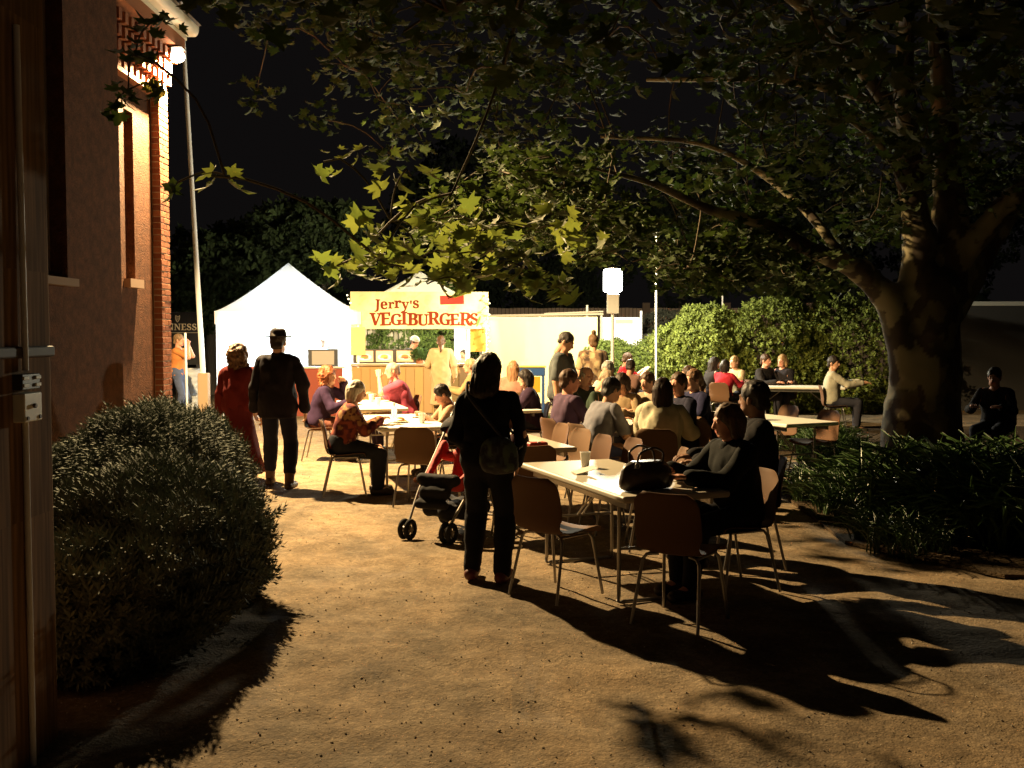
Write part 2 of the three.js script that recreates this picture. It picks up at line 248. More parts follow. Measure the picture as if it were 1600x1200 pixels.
// ------------------------------------------------------------ plane tree
const bark = [], barkColor = (x, y, z) => { const n = fbm(x * 3.2, y * 2.2, z * 3.2, 3), m = fbm(x * 7 + 9, y * 5, z * 7, 2); return n > 0.10 ? [0.24, 0.205, 0.125] : m > 0.14 ? [0.12, 0.10, 0.06] : n < -0.16 ? [0.055, 0.042, 0.032] : [0.075, 0.057, 0.042]; };
const barkMat = new THREE.MeshPhysicalMaterial({ vertexColors: true, roughness: 0.9, specularIntensity: 0.25 });
function taper(pts, r0, r1, seg = 26, n = 9) {
  const c = new THREE.CatmullRomCurve3(pts.map(p => V(p[0], p[1], -p[2]))), F = c.computeFrenetFrames(seg, false), pos = [], col = [], idx = [];
  for (let i = 0; i <= seg; i++) { const t = i / seg, P = c.getPointAt(t), r = (r0 + (r1 - r0) * Math.pow(t, 0.8)) * (1 + 0.12 * noise3(P.x * 4, P.y * 4, P.z * 4));
    for (let j = 0; j < n; j++) { const a = j / n * Math.PI * 2, v = P.clone().addScaledVector(F.normals[i], Math.cos(a) * r).addScaledVector(F.binormals[i], Math.sin(a) * r); pos.push(v.x, v.y, v.z); col.push(...barkColor(v.x, v.y, v.z)); } }
  for (let i = 0; i < seg; i++) for (let j = 0; j < n; j++) { const a = i * n + j, b = i * n + (j + 1) % n; idx.push(a, b, a + n, b, b + n, a + n); }
  const g = new THREE.BufferGeometry(); g.setAttribute('position', new THREE.Float32BufferAttribute(pos, 3)); g.setAttribute('color', new THREE.Float32BufferAttribute(col, 3)); g.setIndex(idx); g.computeVertexNormals(); g.curve = c; return g;
}
const tree = thing('plane_tree', 'large plane tree with forked trunk and low leafy boughs over the tables', 'tree');
const limbs = [];       // curves, for hanging twigs
{
  const P = (x, y, d) => [x, y, -d], k = 0.12;
  const trunk = sdf([cap(P(5.08, -0.1, 12.9), P(5.14, 1.2, 12.9), 0.52, 0.40, k), cap(P(5.14, 1.2, 12.9), P(5.16, 2.2, 12.9), 0.40, 0.38, k), cap(P(5.4, -0.1, 12.6), P(5.2, 0.7, 12.8), 0.16, 0.3, k), cap(P(4.7, -0.1, 12.7), P(4.95, 0.8, 12.85), 0.16, 0.3, k),
    cap(P(4.92, 1.2, 12.8), P(4.62, 2.15, 12.75), 0.22, 0.16, k), cap(P(4.62, 2.15, 12.75), P(4.25, 2.5, 12.7), 0.16, 0.13, k), cap(P(4.25, 2.5, 12.7), P(3.5, 2.78, 12.5), 0.13, 0.10, k),
    cap(P(4.95, 2.1, 12.8), P(5.0, 2.9, 12.8), 0.22, 0.17, k), cap(P(5.0, 2.9, 12.8), P(4.86, 3.7, 12.8), 0.17, 0.15, k), cap(P(4.86, 3.7, 12.8), P(4.74, 4.6, 12.7), 0.15, 0.13, k),
    cap(P(5.4, 2.2, 13.0), P(5.45, 3.2, 13.0), 0.25, 0.19, k), cap(P(5.45, 3.2, 13.0), P(5.38, 4.6, 13.1), 0.19, 0.15, k),
    cap(P(5.48, 2.6, 12.9), P(6.05, 3.35, 12.7), 0.16, 0.13, k), cap(P(6.05, 3.35, 12.7), P(6.6, 3.85, 12.6), 0.13, 0.11, k),
    cap(P(5.4, 1.9, 13.1), P(5.78, 2.45, 13.25), 0.24, 0.19, k), cap(P(5.78, 2.45, 13.25), P(6.15, 3.05, 13.3), 0.19, 0.15, k), cap(P(6.15, 3.05, 13.3), P(6.8, 3.9, 13.3), 0.15, 0.12, k)],
    { cell: 0.03, noise: 0.018, freq: 4, color: barkColor });
  part('trunk', trunk, barkMat, tree);
  for (const [pts, r0, r1] of [
    [[[3.5, 2.78, 12.5], [3.0, 3.02, 12.3], [2.3, 3.15, 12.0], [1.6, 3.4, 11.7], [0.9, 3.5, 11.2]], 0.10, 0.015],
    [[[0.4, 5.33, 8.7], [0.1, 4.4, 8.3], [-0.2, 3.4, 8.0], [-0.5, 2.65, 7.7]], 0.022, 0.007],
    [[[4.74, 4.6, 12.7], [4.6, 6.2, 12.4], [4.2, 8.2, 11.8]], 0.13, 0.05], [[[5.38, 4.6, 13.1], [5.3, 6.5, 13.3], [5.6, 8.8, 13.6]], 0.15, 0.05],
    [[[4.8, 4.2, 12.75], [3.2, 5.0, 11.0], [1.2, 5.4, 9.2], [-0.8, 5.1, 7.8], [-2.4, 4.4, 7.1]], 0.10, 0.018],
    [[[4.8, 3.9, 12.75], [4.0, 4.3, 10.8], [3.3, 4.6, 8.8], [2.6, 4.9, 6.8]], 0.10, 0.03], [[[6.6, 3.85, 12.6], [7.8, 4.9, 12.2], [9.4, 5.8, 11.6]], 0.11, 0.03],
    [[[6.8, 3.9, 13.3], [8.2, 5.2, 13.6], [9.5, 6.4, 14.2]], 0.12, 0.04], [[[5.38, 4.4, 13.1], [3.9, 5.2, 14.5], [2.0, 5.5, 15.6]], 0.09, 0.03],
    [[[4.1, 2.56, 12.68], [3.6, 3.4, 13.2], [2.6, 4.2, 13.8], [1.2, 4.4, 14.2]], 0.07, 0.02], [[[4.9, 3.4, 12.8], [4.2, 3.9, 12.0], [3.6, 4.1, 11.4]], 0.06, 0.02]]) {
    const g = taper(pts, r0, r1); limbs.push(g.curve); part('limb', g, barkMat, tree);
  }
}
function planeLeaf(seed) {       // five-lobed toothed leaf, one unit across, folded along its ribs
  const R = rng(seed), curl = 0.1 + 0.6 * R(), fold = 0.35 * R(), twist = 0.5 * (R() - 0.5), out = [[0, -0.08], [0.10, -0.16], [0.36, -0.20], [0.26, -0.02], [0.52, 0.16], [0.32, 0.20], [0.36, 0.34], [0.16, 0.34], [0.13, 0.50], [0, 0.72]], pts = out.concat(out.slice(1, -1).reverse().map(([x, y]) => [-x, y])), pos = [0, 0.12, 0.03], idx = [];
  pts.forEach(([x, y]) => { const r = Math.hypot(x, y); pos.push(x * (1 + 0.1 * (R() - 0.5)), y * (1 + 0.1 * (R() - 0.5)), -curl * r * r + fold * Math.abs(x) + twist * x * y + 0.12 * (R() - 0.5)); });
  for (let i = 0; i < pts.length; i++) idx.push(0, 1 + i, 1 + (i + 1) % pts.length);
  const g = new THREE.BufferGeometry(); g.setAttribute('position', new THREE.Float32BufferAttribute(pos, 3)); g.setIndex(idx); g.computeVertexNormals(); return g;
}
const leafMats = [[0.15, 0.18, 0.028], [0.12, 0.16, 0.026], [0.175, 0.20, 0.033]].map(c => phys(c, 0.95, { transmission: 0.58, thickness: 0, side: THREE.DoubleSide }));
const leafWhite = phys([1, 1, 1], 0.85, { specularIntensity: 0.3, transmission: 0.4, thickness: 0, side: THREE.DoubleSide });
const leafGeos = [1, 2, 3, 4, 5, 6].map(planeLeaf);
const twigPaths = [], nodes = [];
{
  const R = rng(77), list = leafGeos.map(() => []), cols = leafGeos.map(() => []); let singles = 0;
  const leafAt = (p, size, single) => {
    const q = new THREE.Quaternion().setFromEuler(new THREE.Euler(Math.PI - 0.25 - 1.0 * R(), R() * 6.283, (R() - 0.5) * 1.2, 'YXZ')), k = (R() * 6) | 0;
    if (single && singles < 290) { singles++; const m = part('leaf', leafGeos[k], leafMats[(R() * 3) | 0], tree); m.position.copy(p); m.quaternion.copy(q); m.scale.setScalar(size); return; }
    list[k].push(M4(p, q, size)); const c = 0.7 + 0.6 * R(); cols[k].push(C(0.036 * c, 0.055 * c, 0.010 * c));
  };
  const cluster = (x, y, d, r, n, size = 0.15, single = false, twig = true) => {
    const c = V(x, y, -d);
    for (let i = 0; i < n; i++) { const a = R() * 6.283, u = R() * 2 - 1, s = Math.cbrt(R()) * r, w = Math.sqrt(1 - u * u); leafAt(V(c.x + Math.cos(a) * w * s, c.y + u * s * 0.62, c.z + Math.sin(a) * w * s), size * (0.5 + 0.85 * R()), single); }
    if (twig) { if (!nodes.length) for (const l of limbs) for (let t = 0; t <= 1; t += 0.05) nodes.push(l.getPointAt(t)); let best = 1e9, at; for (const q of nodes) { const dd = q.distanceTo(c); if (dd < best) { best = dd; at = q; } } nodes.push(c); if (best < 1.5)  twigPaths.push([at, at.clone().lerp(c, 0.45).add(V((R() - 0.5) * 0.2 * best, 0.14 * best, (R() - 0.5) * 0.2 * best)), c, c.clone().add(V((R() - 0.5) * r, -0.1 * r, (R() - 0.5) * r)), best]); }
  };
  // low bough caught by the floodlight and the stall lamps
  const low = [[-1.28, 2.32, 8.3, 0.26, 18], [-1.0, 2.30, 8.1, 0.28, 22], [-0.72, 2.34, 8.2, 0.30, 26], [-0.42, 2.38, 8.3, 0.30, 26], [-0.12, 2.30, 8.2, 0.30, 26], [0.12, 2.22, 8.0, 0.26, 22], [0.30, 2.12, 8.1, 0.20, 14], [-0.98, 2.66, 8.4, 0.30, 20], [-0.62, 2.68, 8.6, 0.34, 22], [-0.25, 2.62, 8.8, 0.34, 22], [0.2, 2.62, 8.8, 0.34, 22], [0.52, 2.60, 9.0, 0.3, 16], [-1.95, 2.82, 7.1, 0.14, 5], [-1.3, 3.05, 7.8, 0.26, 10], [-0.8, 3.0, 8.0, 0.3, 12], [-0.36, 2.14, 8.0, 0.16, 9], [-0.62, 2.14, 8.0, 0.12, 5]];
  low.forEach(c => { if (c[0] > -1.2 && c[2] > 7.9) { const k = (c[2] - 0.75) / c[2]; c[0] *= k; c[1] = 1.75 + (c[1] - 1.75) * k; c[2] *= k; c[3] *= 0.95; } });
  for (const [x, y, d, r, n] of low) cluster(x, y, d, r * 1.12, Math.round(n * 0.8), 0.175, true);
  // silhouettes between the camera and the lamp
  for (const [x, y, d, r, n] of [[-2.50, 3.62, 7.0, 0.13, 9], [-2.40, 3.80, 7.0, 0.10, 6], [-2.56, 3.36, 7.0, 0.10, 8], [-2.66, 3.24, 7.0, 0.09, 6], [-2.22, 3.80, 6.9, 0.09, 5], [-2.38, 3.40, 7.0, 0.08, 5], [-2.26, 2.74, 7.0, 0.05, 2]]) cluster(x, y, d, r, n, 0.15);
  // the body of the crown; nothing hangs where it would keep the floodlight from the lit path
  let made = 0, tries = 0;
  while (made < 560 && tries++ < 20000) {
    const d = 4.5 + 13 * R(), x = -4 + 14 * R(), span = (x - 5) ** 2 + (d - 11.5) ** 2; if (span > 95) continue;
    const bottom = x < 0 ? 3.6 + 0.1 * (d - 8) : d > 10.5 ? 2.95 + 0.25 * Math.max(0, x - 4) : 3.3; const h = bottom + 4.2 * Math.pow(R(), 1.5); const px = 800 + x / d * 1620, py = 520 - (h - 1.75) / d * 1620;
    if (px < 470 && (px < 330 || py > 250)) continue; if (px < 880 && py > 330) continue; if (px > 900 && px < 1010 && py > 370) continue;
    if (h < 4.95) { const t = LAMP.y / (LAMP.y - h), gx = LAMP.x + (x - LAMP.x) * t, gd = -LAMP.z + (d + LAMP.z) * t; if (gd > 3.5 && gd < 20 && gx > -5 && (gd < 6.9 ? 800 + gx / gd * 1620 < 1660 : gx < 2.3)) continue; }
    const fromLamp = V(x - LAMP.x, h - LAMP.y, -d - LAMP.z); if (fromLamp.length() < 7.5 && h < LAMP.y && Math.acos(-fromLamp.y / fromLamp.length()) < 1.36) continue;
    if (low.some(([lx, ly, ld]) => { const e = V(lx - LAMP.x, ly - LAMP.y, -ld - LAMP.z), t = Math.min(1, Math.max(0, fromLamp.dot(e) / e.lengthSq())); return fromLamp.distanceTo(e.multiplyScalar(t)) < 0.85; })) continue;
    cluster(x, h, d, 0.42 + 0.3 * R(), 34, 0.16); made++;
  }
  for (let i = 0; i < 60; i++) { const d = 11.5 + 4 * R(), px = 900 + 440 * R(); const x = (px - 800) / 1620 * d, h = 1.75 + (520 - (395 + 55 * R() * (px > 1010 ? 1 : 0.2))) / 1620 * d; cluster(x, h, d, 0.28, 16, 0.13); }
  for (let i = 0; i < 46; i++) { const x = 1.75 + 1.7 * R(), d = 11.9 + 1.9 * R(), h = 2.42 + 0.25 * (x - 1.75) * (R() - 0.5) + 1.2 * R() * R(); cluster(x, h, d, 0.32, 30, 0.15); }
  for (let i = 0; i < 34; i++) cluster(-0.15 + 1.05 * R(), 2.9 + 1.05 * R(), 12.6 + 0.9 * R(), 0.34, 30, 0.16);
  for (let i = 0; i < 15; i++) cluster(-0.9 + 0.95 * R(), 2.78 + 0.5 * R(), 10.4 + 1.0 * R(), 0.30, 26, 0.15);
  for (let i = 0; i < 20; i++) cluster(-0.1 + 1.5 * R(), 2.8 + 0.8 * R(), 10.2 + 1.4 * R(), 0.34, 28, 0.15);
  list.forEach((l, k) => instanced('foliage', leafGeos[k], leafWhite, l, tree, cols[k]));
  const tw = []; for (const [a, m, c, e, len] of twigPaths) tw.push(new THREE.TubeGeometry(new THREE.CatmullRomCurve3([a, m, c, e]), 6, Math.min(0.02, 0.005 + 0.004 * len), 4));
  const g = part('twigs', merge(tw), mat([0.10, 0.08, 0.055], 0.9), tree); g.userData.kind = 'stuff';
}

// ------------------------------------------------------------ shrubs, hedges, strap-leaved beds, far trees
function blob(R, c, r, n, f) {      // points near the surface of a lumpy ellipsoid
  for (let i = 0; i < n; i++) { const a = R() * 6.283, u = R() * 2 - 1, w = Math.sqrt(1 - u * u), dir = V(Math.cos(a) * w, u, Math.sin(a) * w); const s = (0.80 + 0.22 * Math.cbrt(R())) * (1 + 0.20 * noise3(dir.x * 3 + c[0], dir.y * 3, dir.z * 3 + c[2]) + 0.10 * noise3(dir.x * 9 + c[0], dir.y * 9, dir.z * 9) + (R() > 0.985 ? 0.14 * R() : 0)); const p = V(c[0] + dir.x * r[0] * s, c[1] + dir.y * r[1] * s, c[2] + dir.z * r[2] * s); if (p.y > 0.02) f(p, dir); }
}
function sprig(seed, n, len, wid) {   // a twiglet with narrow leaves
  const R = rng(seed), pos = [], idx = [];
  for (let i = 0; i < n; i++) { const t = i / n, a = i * 2.4, y = t, o = V(Math.cos(a), 0.55 + 0.5 * t, Math.sin(a)).normalize(), s = V(-Math.sin(a), 0, Math.cos(a)), L = len * (0.7 + 0.5 * R()), b = pos.length / 3; const A = V(0, y, 0), mid = A.clone().addScaledVector(o, L * 0.5), tip = A.clone().addScaledVector(o, L); pos.push(...A.toArray(), ...mid.clone().addScaledVector(s, wid).toArray(), ...mid.addScaledVector(s, -wid).toArray(), ...tip.toArray()); idx.push(b, b + 1, b + 2, b + 1, b + 3, b + 2); }
  const g = new THREE.BufferGeometry(); g.setAttribute('position', new THREE.Float32BufferAttribute(pos, 3)); g.setIndex(idx); g.computeVertexNormals(); return g;
}
const up = V(0, 1, 0);
{
  const gs = [sprig(3, 15, 0.36, 0.05), sprig(4, 13, 0.42, 0.055)], m = mat([1, 1, 1], 0.80, { side: THREE.DoubleSide });
  const shrub = (label, base, blobs, seed) => { const R = rng(seed), t = thing('clipped_shrub', label, 'shrub', base, 0, 'shrubs along the building wall'), L = [], K = [];
    for (const [c, r, n] of blobs) blob(R, c, r, n, (p, d) => { const q = new THREE.Quaternion().setFromUnitVectors(up, V(d.x + 0.5 * (R() - 0.5), d.y + 0.5 + 0.4 * (R() - 0.5), d.z + 0.5 * (R() - 0.5)).normalize()); L.push(M4(p, q, 0.08 + 0.055 * R())); const k = 0.75 + 0.5 * R(); K.push(C(0.105 * k, 0.12 * k, 0.092 * k)); });
    instanced('foliage', gs[seed & 1], m, L, t, K);
    const stems = []; for (let i = 0; i < 7; i++) { const a = i * 0.9 + R(); stems.push(rod([0.05 * Math.cos(a), 0, 0.05 * Math.sin(a)], [0.5 * Math.cos(a), 0.6, 0.5 * Math.sin(a)], 0.018, 0.008)); } part('stem', stems, mat([0.08, 0.06, 0.04], 0.9), t); };
  shrub('tall rounded fine-leaved shrub against the brick wall', [-2.93, 0, -8.4], [[[0.0, 0.46, 0], [0.72, 0.60, 1.0], 7600], [[0.02, 0.62, 0.3], [0.55, 0.42, 0.6], 2600], [[-0.04, 0.66, -0.35], [0.58, 0.38, 0.7], 2600]], 8);
  shrub('low wide fine-leaved shrub beside the timber post', [-2.24, 0, -6.2], [[[-0.02, 0.38, 0.0], [0.62, 0.42, 1.2], 10500], [[-0.05, 0.45, -0.5], [0.60, 0.38, 0.7], 3200], [[0.0, 0.28, 0.55], [0.52, 0.38, 0.7], 3000]], 9);
}
const hedgeLeaf = (() => { const pos = [], idx = [], R = rng(15); for (let i = 0; i < 7; i++) { const a = R() * 6.28, o = V(Math.cos(a) * 0.9, 0.5 + 0.6 * R(), Math.sin(a) * 0.9).normalize(), s = V(-Math.sin(a), 0.3 * (R() - 0.5), Math.cos(a)), A = V((R() - 0.5) * 0.5, (R() - 0.5) * 0.5, (R() - 0.5) * 0.5), b = pos.length / 3, m = A.clone().addScaledVector(o, 0.35); pos.push(...A.toArray(), ...m.clone().addScaledVector(s, 0.2).toArray(), ...m.addScaledVector(s, -0.2).toArray(), ...A.clone().addScaledVector(o, 0.75).toArray()); idx.push(b, b + 1, b + 2, b + 1, b + 3, b + 2); } const g = new THREE.BufferGeometry(); g.setAttribute('position', new THREE.Float32BufferAttribute(pos, 3)); g.setIndex(idx); g.computeVertexNormals(); return g; })();
function leafMass(t, blobs, seed, size, base, material = leafWhite) { const R = rng(seed), L = [], K = []; for (const [c, r, n] of blobs) blob(R, c, r, n, (p, d) => { L.push(M4(p, new THREE.Quaternion().setFromEuler(new THREE.Euler(R() * 6, R() * 6, R() * 6)), size * (0.7 + 0.6 * R()))); const k = 0.7 + 0.6 * R(); K.push(C(base[0] * k, base[1] * k, base[2] * k)); }); return instanced('foliage', hedgeLeaf, material, L, t, K); }
{
  const h1 = thing('hedge', 'tall rounded hedge with a lit crest behind the far diners', 'hedge', [6.3, 0, -22.9]);
  leafMass(h1, [[[-2.1, 1.1, 0], [1.05, 1.25, 1.0], 5200], [[-0.6, 1.1, 0], [1.4, 1.36, 1.0], 5600], [[1.1, 1.1, 0], [1.4, 1.32, 1.0], 4600]], 31, 0.10, [0.14, 0.17, 0.028]);
  part('stem', [-2, -0.6, 1].map(x => rod([x, 0, 0], [x, 1.2, 0], 0.05, 0.03)), mat([0.08, 0.06, 0.04], 0.9), h1);
  const h2 = thing('hedge', 'low clipped hedge in front of the white panel', 'hedge', [3.0, 0, -24.0]);
  leafMass(h2, [[[-0.7, 0.75, 0], [0.7, 0.80, 0.6], 3400], [[0.35, 0.75, 0], [0.8, 0.82, 0.6], 3400], [[1.0, 0.7, 0], [0.6, 0.8, 0.6], 2200]], 32, 0.09, [0.12, 0.16, 0.03]);
  part('stem', [-0.7, 0.3, 1].map(x => rod([x, 0, 0], [x, 0.7, 0], 0.04, 0.02)), mat([0.08, 0.06, 0.04], 0.9), h2);
  const h3 = thing('climbing_plant', 'leafy climber glowing green behind the burger stall', 'plant', [-2.0, 0, -26.4]);
  leafMass(h3, [[[-0.7, 1.3, 0], [0.9, 1.5, 0.35], 2600], [[0.5, 1.3, 0], [0.9, 1.5, 0.35], 2600]], 33, 0.13, [0.10, 0.15, 0.03]);
  part('stem', [-0.7, 0.5].map(x => rod([x, 0, 0], [x, 1.8, 0], 0.03, 0.02)), mat([0.08, 0.06, 0.04], 0.9), h3);
}
{ // strap-leaved plants
  const blade = (() => { const pos = [], idx = [], n = 5; for (let i = 0; i <= n; i++) { const t = i / n, w = 0.028 * (1 - t * t * 0.95) * (0.5 + t), z = 0.55 * t * t, y = t * (1 - 0.35 * t * t); pos.push(-w, y, z, 0, y - 0.012, z + 0.006, w, y, z); } for (let i = 0; i < n; i++) for (let k = 0; k < 2; k++) { const o = i * 3 + k; idx.push(o, o + 1, o + 3, o + 1, o + 4, o + 3); } const g = new THREE.BufferGeometry(); g.setAttribute('position', new THREE.Float32BufferAttribute(pos, 3)); g.setIndex(idx); g.computeVertexNormals(); return g; })();
  const m = phys([1, 1, 1], 0.38, { side: THREE.DoubleSide });
  const bed = (label, patches, seed) => { const R = rng(seed), L = [], K = []; for (const [x, d, rx, rd, h, n] of patches) for (let i = 0; i < n; i++) { const a = R() * 6.28, s = Math.sqrt(R()), cx = x + rx * s * Math.cos(a), cd = d + rd * s * Math.sin(a); for (let j = 0; j < 16; j++) { const q = new THREE.Quaternion().setFromEuler(new THREE.Euler((R() - 0.4) * 0.7, R() * 6.28, 0, 'YXZ')), z = h * (0.7 + 0.5 * R()); L.push(M4(V(cx + 0.1 * (R() - 0.5), -0.01, -cd + 0.1 * (R() - 0.5)), q, V(z * 0.75, z, z))); const k = 0.7 + 0.6 * R(); K.push(C(0.042 * k, 0.082 * k, 0.022 * k)); } }
    const s = instanced(numbered('strap_leaf_bed'), blade, m, L, scene, K); s.userData.label = label; s.userData.category = 'plants'; };
  bed('dense dark strap-leaved plants around the plane tree foot', [[4.75, 9.2, 1.6, 1.6, 0.85, 260], [4.0, 10.6, 0.6, 1.4, 0.6, 80], [6.6, 9.6, 1.3, 1.8, 0.8, 130], [3.15, 8.35, 0.35, 0.5, 0.42, 26]], 51);
  bed('green strap-leaved border behind the long white table', [[3.5, 15.8, 1.7, 0.8, 0.48, 180], [2.2, 17.4, 0.9, 0.5, 0.4, 60], [4.3, 13.9, 0.45, 1.0, 0.5, 50]], 52);
  bed('green strap-leaved border between the white table and tree', [[3.3, 10.3, 0.42, 0.9, 0.48, 75]], 53);
  bed('small green tuft beside the blue tub', [[0.45, 18.6, 0.45, 0.3, 0.42, 26]], 54);
  const bedShape = new THREE.Shape([[2.75, 8.5], [3.5, 7.3], [9, 6.6], [13, 9], [13, 19], [2.2, 19], [2.2, 15.2], [3.9, 14.4], [3.9, 12], [2.9, 11.2]].map(p => new THREE.Vector2(p[0], p[1])));
  structure('garden_bed', metreUV(new THREE.ExtrudeGeometry(bedShape, { depth: 0.03, bevelEnabled: false }).rotateX(-Math.PI / 2).translate(0, 0.005, 0)), mat([0.30, 0.28, 0.26], 1, { map: groundMap, bumpMap: groundBump, bumpScale: 0.02 }));
}
{ // trees beyond the stalls, lit faintly from below
  const far = (label, x, d, h, r, seed, col, n = 2600) => { const R = rng(seed), t = thing('background_tree', label, 'tree', [x, 0, -d], 0, 'trees behind the stalls'); const bl = []; for (let i = 0; i < 9; i++) { const a = R() * 6.28; bl.push([[Math.cos(a) * r * 0.6 * R(), h * (0.32 + 0.62 * R()), Math.sin(a) * r * 0.4], [r * (0.4 + 0.25 * R()), h * (0.14 + 0.08 * R()), r * 0.45], Math.round(n / 9)]); } const f = leafMass(t, bl, seed + 1, 0.26, col); f.name = 'crown'; part('trunk', rod([0, 0, 0], [0.1, h * 0.7, 0], 0.22, 0.1), mat([0.09, 0.07, 0.05], 0.95), t); };
  const g = [0.050, 0.072, 0.020], e = [0.022, 0.030, 0.012];
  far('dim green bushy tree behind the end of the brick building', -8.6, 29.5, 4.6, 2.4, 61, g); far('dim green leafy tree rising behind the white gazebo', -5.4, 29.5, 4.9, 2.5, 62, g, 3600);
  far('dark evergreen between the gazebo and burger stall', -2.4, 39, 8, 3, 63, e); far('dark evergreen behind the burger stall roof', 1.8, 40, 8, 3, 64, e); far('dark evergreen behind the white post lamp', 6.5, 40, 8, 3, 65, e); far('shadowy evergreen behind the tall hedge', 11.5, 40, 8, 3.4, 66, e); far('shadowy evergreen beyond the plane tree trunk', 17, 40, 8, 3.4, 67, e);
}

// ------------------------------------------------------------ stalls, screens, poles, lamps
const canvasWhite = phys([0.78, 0.78, 0.76], 0.9, { transmission: 0.22, thickness: 0, side: THREE.DoubleSide });
const canvasCream = phys([0.78, 0.75, 0.62], 0.9, { transmission: 0.2, thickness: 0, side: THREE.DoubleSide });
const steel = mat([0.45, 0.45, 0.45], 0.35, { metalness: 0.8 }), whitePaint = mat([0.72, 0.72, 0.70], 0.5), blackPaint = mat([0.02, 0.02, 0.022], 0.5);
function cloth(w, h, nx, ny, f) {       // hanging cloth, f(u, v) -> push along z
  const g = new THREE.PlaneGeometry(w, h, nx, ny), p = g.attributes.position; for (let i = 0; i < p.count; i++) p.setZ(i, f(p.getX(i), p.getY(i))); g.computeVertexNormals(); return g;
}
function pavilion(t, half, eave, rise, m, valanceDepth) {
  const n = 28, g = new THREE.PlaneGeometry(half * 2, half * 2, n, n).rotateX(-Math.PI / 2), p = g.attributes.position;
  for (let i = 0; i < p.count; i++) { const k = Math.max(Math.abs(p.getX(i)), Math.abs(p.getZ(i))) / half; p.setY(i, eave + rise * Math.pow(1 - k, 1.22)); } g.computeVertexNormals(); part('canopy', g, m, t);
  for (let s = 0; s < 4; s++) { const v = cloth(half * 2 + 0.02, valanceDepth, 40, 3, (x, y) => 0.012 * Math.sin(x * 9 + s) * (0.5 - y / valanceDepth)); v.translate(0, eave - valanceDepth / 2, half + 0.012).rotateY(s * Math.PI / 2); part('valance', v, m, t); }
  for (const [x, z] of [[-1, -1], [1, -1], [-1, 1], [1, 1]]) part('leg', [box(0.045, eave, 0.045, x * (half - 0.05), eave / 2, z * (half - 0.05)), box(0.14, 0.02, 0.14, x * (half - 0.05), 0.012, z * (half - 0.05))], whitePaint, t);
  for (let s = 0; s < 4; s++) part('truss', [rod([-half + 0.05, eave - 0.06, half - 0.05], [0, eave - 0.36, half - 0.05], 0.012), rod([half - 0.05, eave - 0.06, half - 0.05], [0, eave - 0.36, half - 0.05], 0.012)].map(q => q.rotateY(s * Math.PI / 2)), steel, t);
}
function tubeLamp(name, label, x, y, d, light, glow, turn = 0) {       // short hanging batten lamp: glowing tube and a light of its size
  const t = thing(name, label, 'lamp', [x, y, -d], turn);
  part('housing', rbox(0.46, 0.05, 0.07, 0.01, 0, 0.055, 0), whitePaint, t); part('cord', rod([0, 0.07, 0], [0, 0.30, 0], 0.006), blackPaint, t);
  part('tube', new THREE.CapsuleGeometry(0.022, 0.38, 4, 10).rotateZ(Math.PI / 2), mat([0, 0, 0], 1, { emissive: light.color, emissiveIntensity: glow }), t);
  const l = new THREE.PointLight(light.color, light.power, 0, 2); l.position.set(x, y - 0.03, -d); l.castShadow = true; l.shadow.radius = 3; scene.add(l);
}
{ // white gazebo
  const t = thing('white_gazebo', 'white pop-up gazebo with peaked roof, brightly lit inside', 'gazebo', [-5.02, 0, -23.4], 0.21);
  pavilion(t, 1.5, 2.2, 1.12, canvasWhite, 0.27);
  part('back_wall', cloth(2.98, 2.15, 30, 10, (x, y) => 0.02 * Math.sin(x * 7 + y)).translate(0, 1.1, -1.47), canvasWhite, t);
  part('side_wall', cloth(2.9, 2.15, 30, 10, (x, y) => 0.02 * Math.sin(x * 6)).rotateY(Math.PI / 2).translate(-1.47, 1.1, 0), canvasWhite, t);
  part('side_wall', cloth(2.9, 2.15, 30, 10, (x, y) => 0.02 * Math.sin(x * 5)).rotateY(Math.PI / 2).translate(1.47, 1.1, 0), canvasWhite, t);
  tubeLamp('gazebo_lamp', 'bright white tube lamp hanging under the gazebo roof', -5.15, 2.02, 23.5, TENT, 26);
  tubeLamp('gazebo_lamp', 'low white tube lamp beside the gazebo counter', -4.35, 1.62, 23.2, TENT, 26);
  const c = thing('serving_counter', 'red-brown counter with pale ends at the gazebo front', 'counter', [-4.35, 0, -21.9], 0.21);
  part('front_panel', rbox(1.5, 1.0, 0.05, 0.01, 0, 0.5, 0.25), mat([0.20, 0.05, 0.03], 0.8), c); part('top', rbox(1.6, 0.04, 0.6, 0.012, 0, 1.022, 0), mat([0.4, 0.36, 0.3], 0.5), c); for (const x of [-0.72, 0.72]) part('side_panel', rbox(0.04, 1.0, 0.5, 0.006, x, 0.5, -0.03), mat([0.25, 0.1, 0.06], 0.8), c);
  const b = thing('menu_board', 'black framed grey menu board standing on the gazebo counter', 'board', [-3.96, 1.045, -21.75], 0.21);
  part('frame', rbox(0.62, 0.36, 0.05, 0.01, 0, 0.18, 0), blackPaint, b); part('panel', rbox(0.46, 0.29, 0.02, 0.004, 0, 0.18, 0.022), mat([0.28, 0.25, 0.21], 0.8), b);
  const s = thing('hanging_sheet', 'grey sheet hung on the gazebo back wall', 'sheet', [-4.95, 0, -24.65], 0.21); part('sheet', cloth(1.25, 0.62, 12, 6, (x, y) => 0.015 * Math.sin(x * 8)).translate(0, 1.72, 0), mat([0.30, 0.30, 0.24], 0.9, { side: THREE.DoubleSide }), s); part('rail', rod([-0.66, 2.03, 0], [0.66, 2.03, 0], 0.012), steel, s);
}
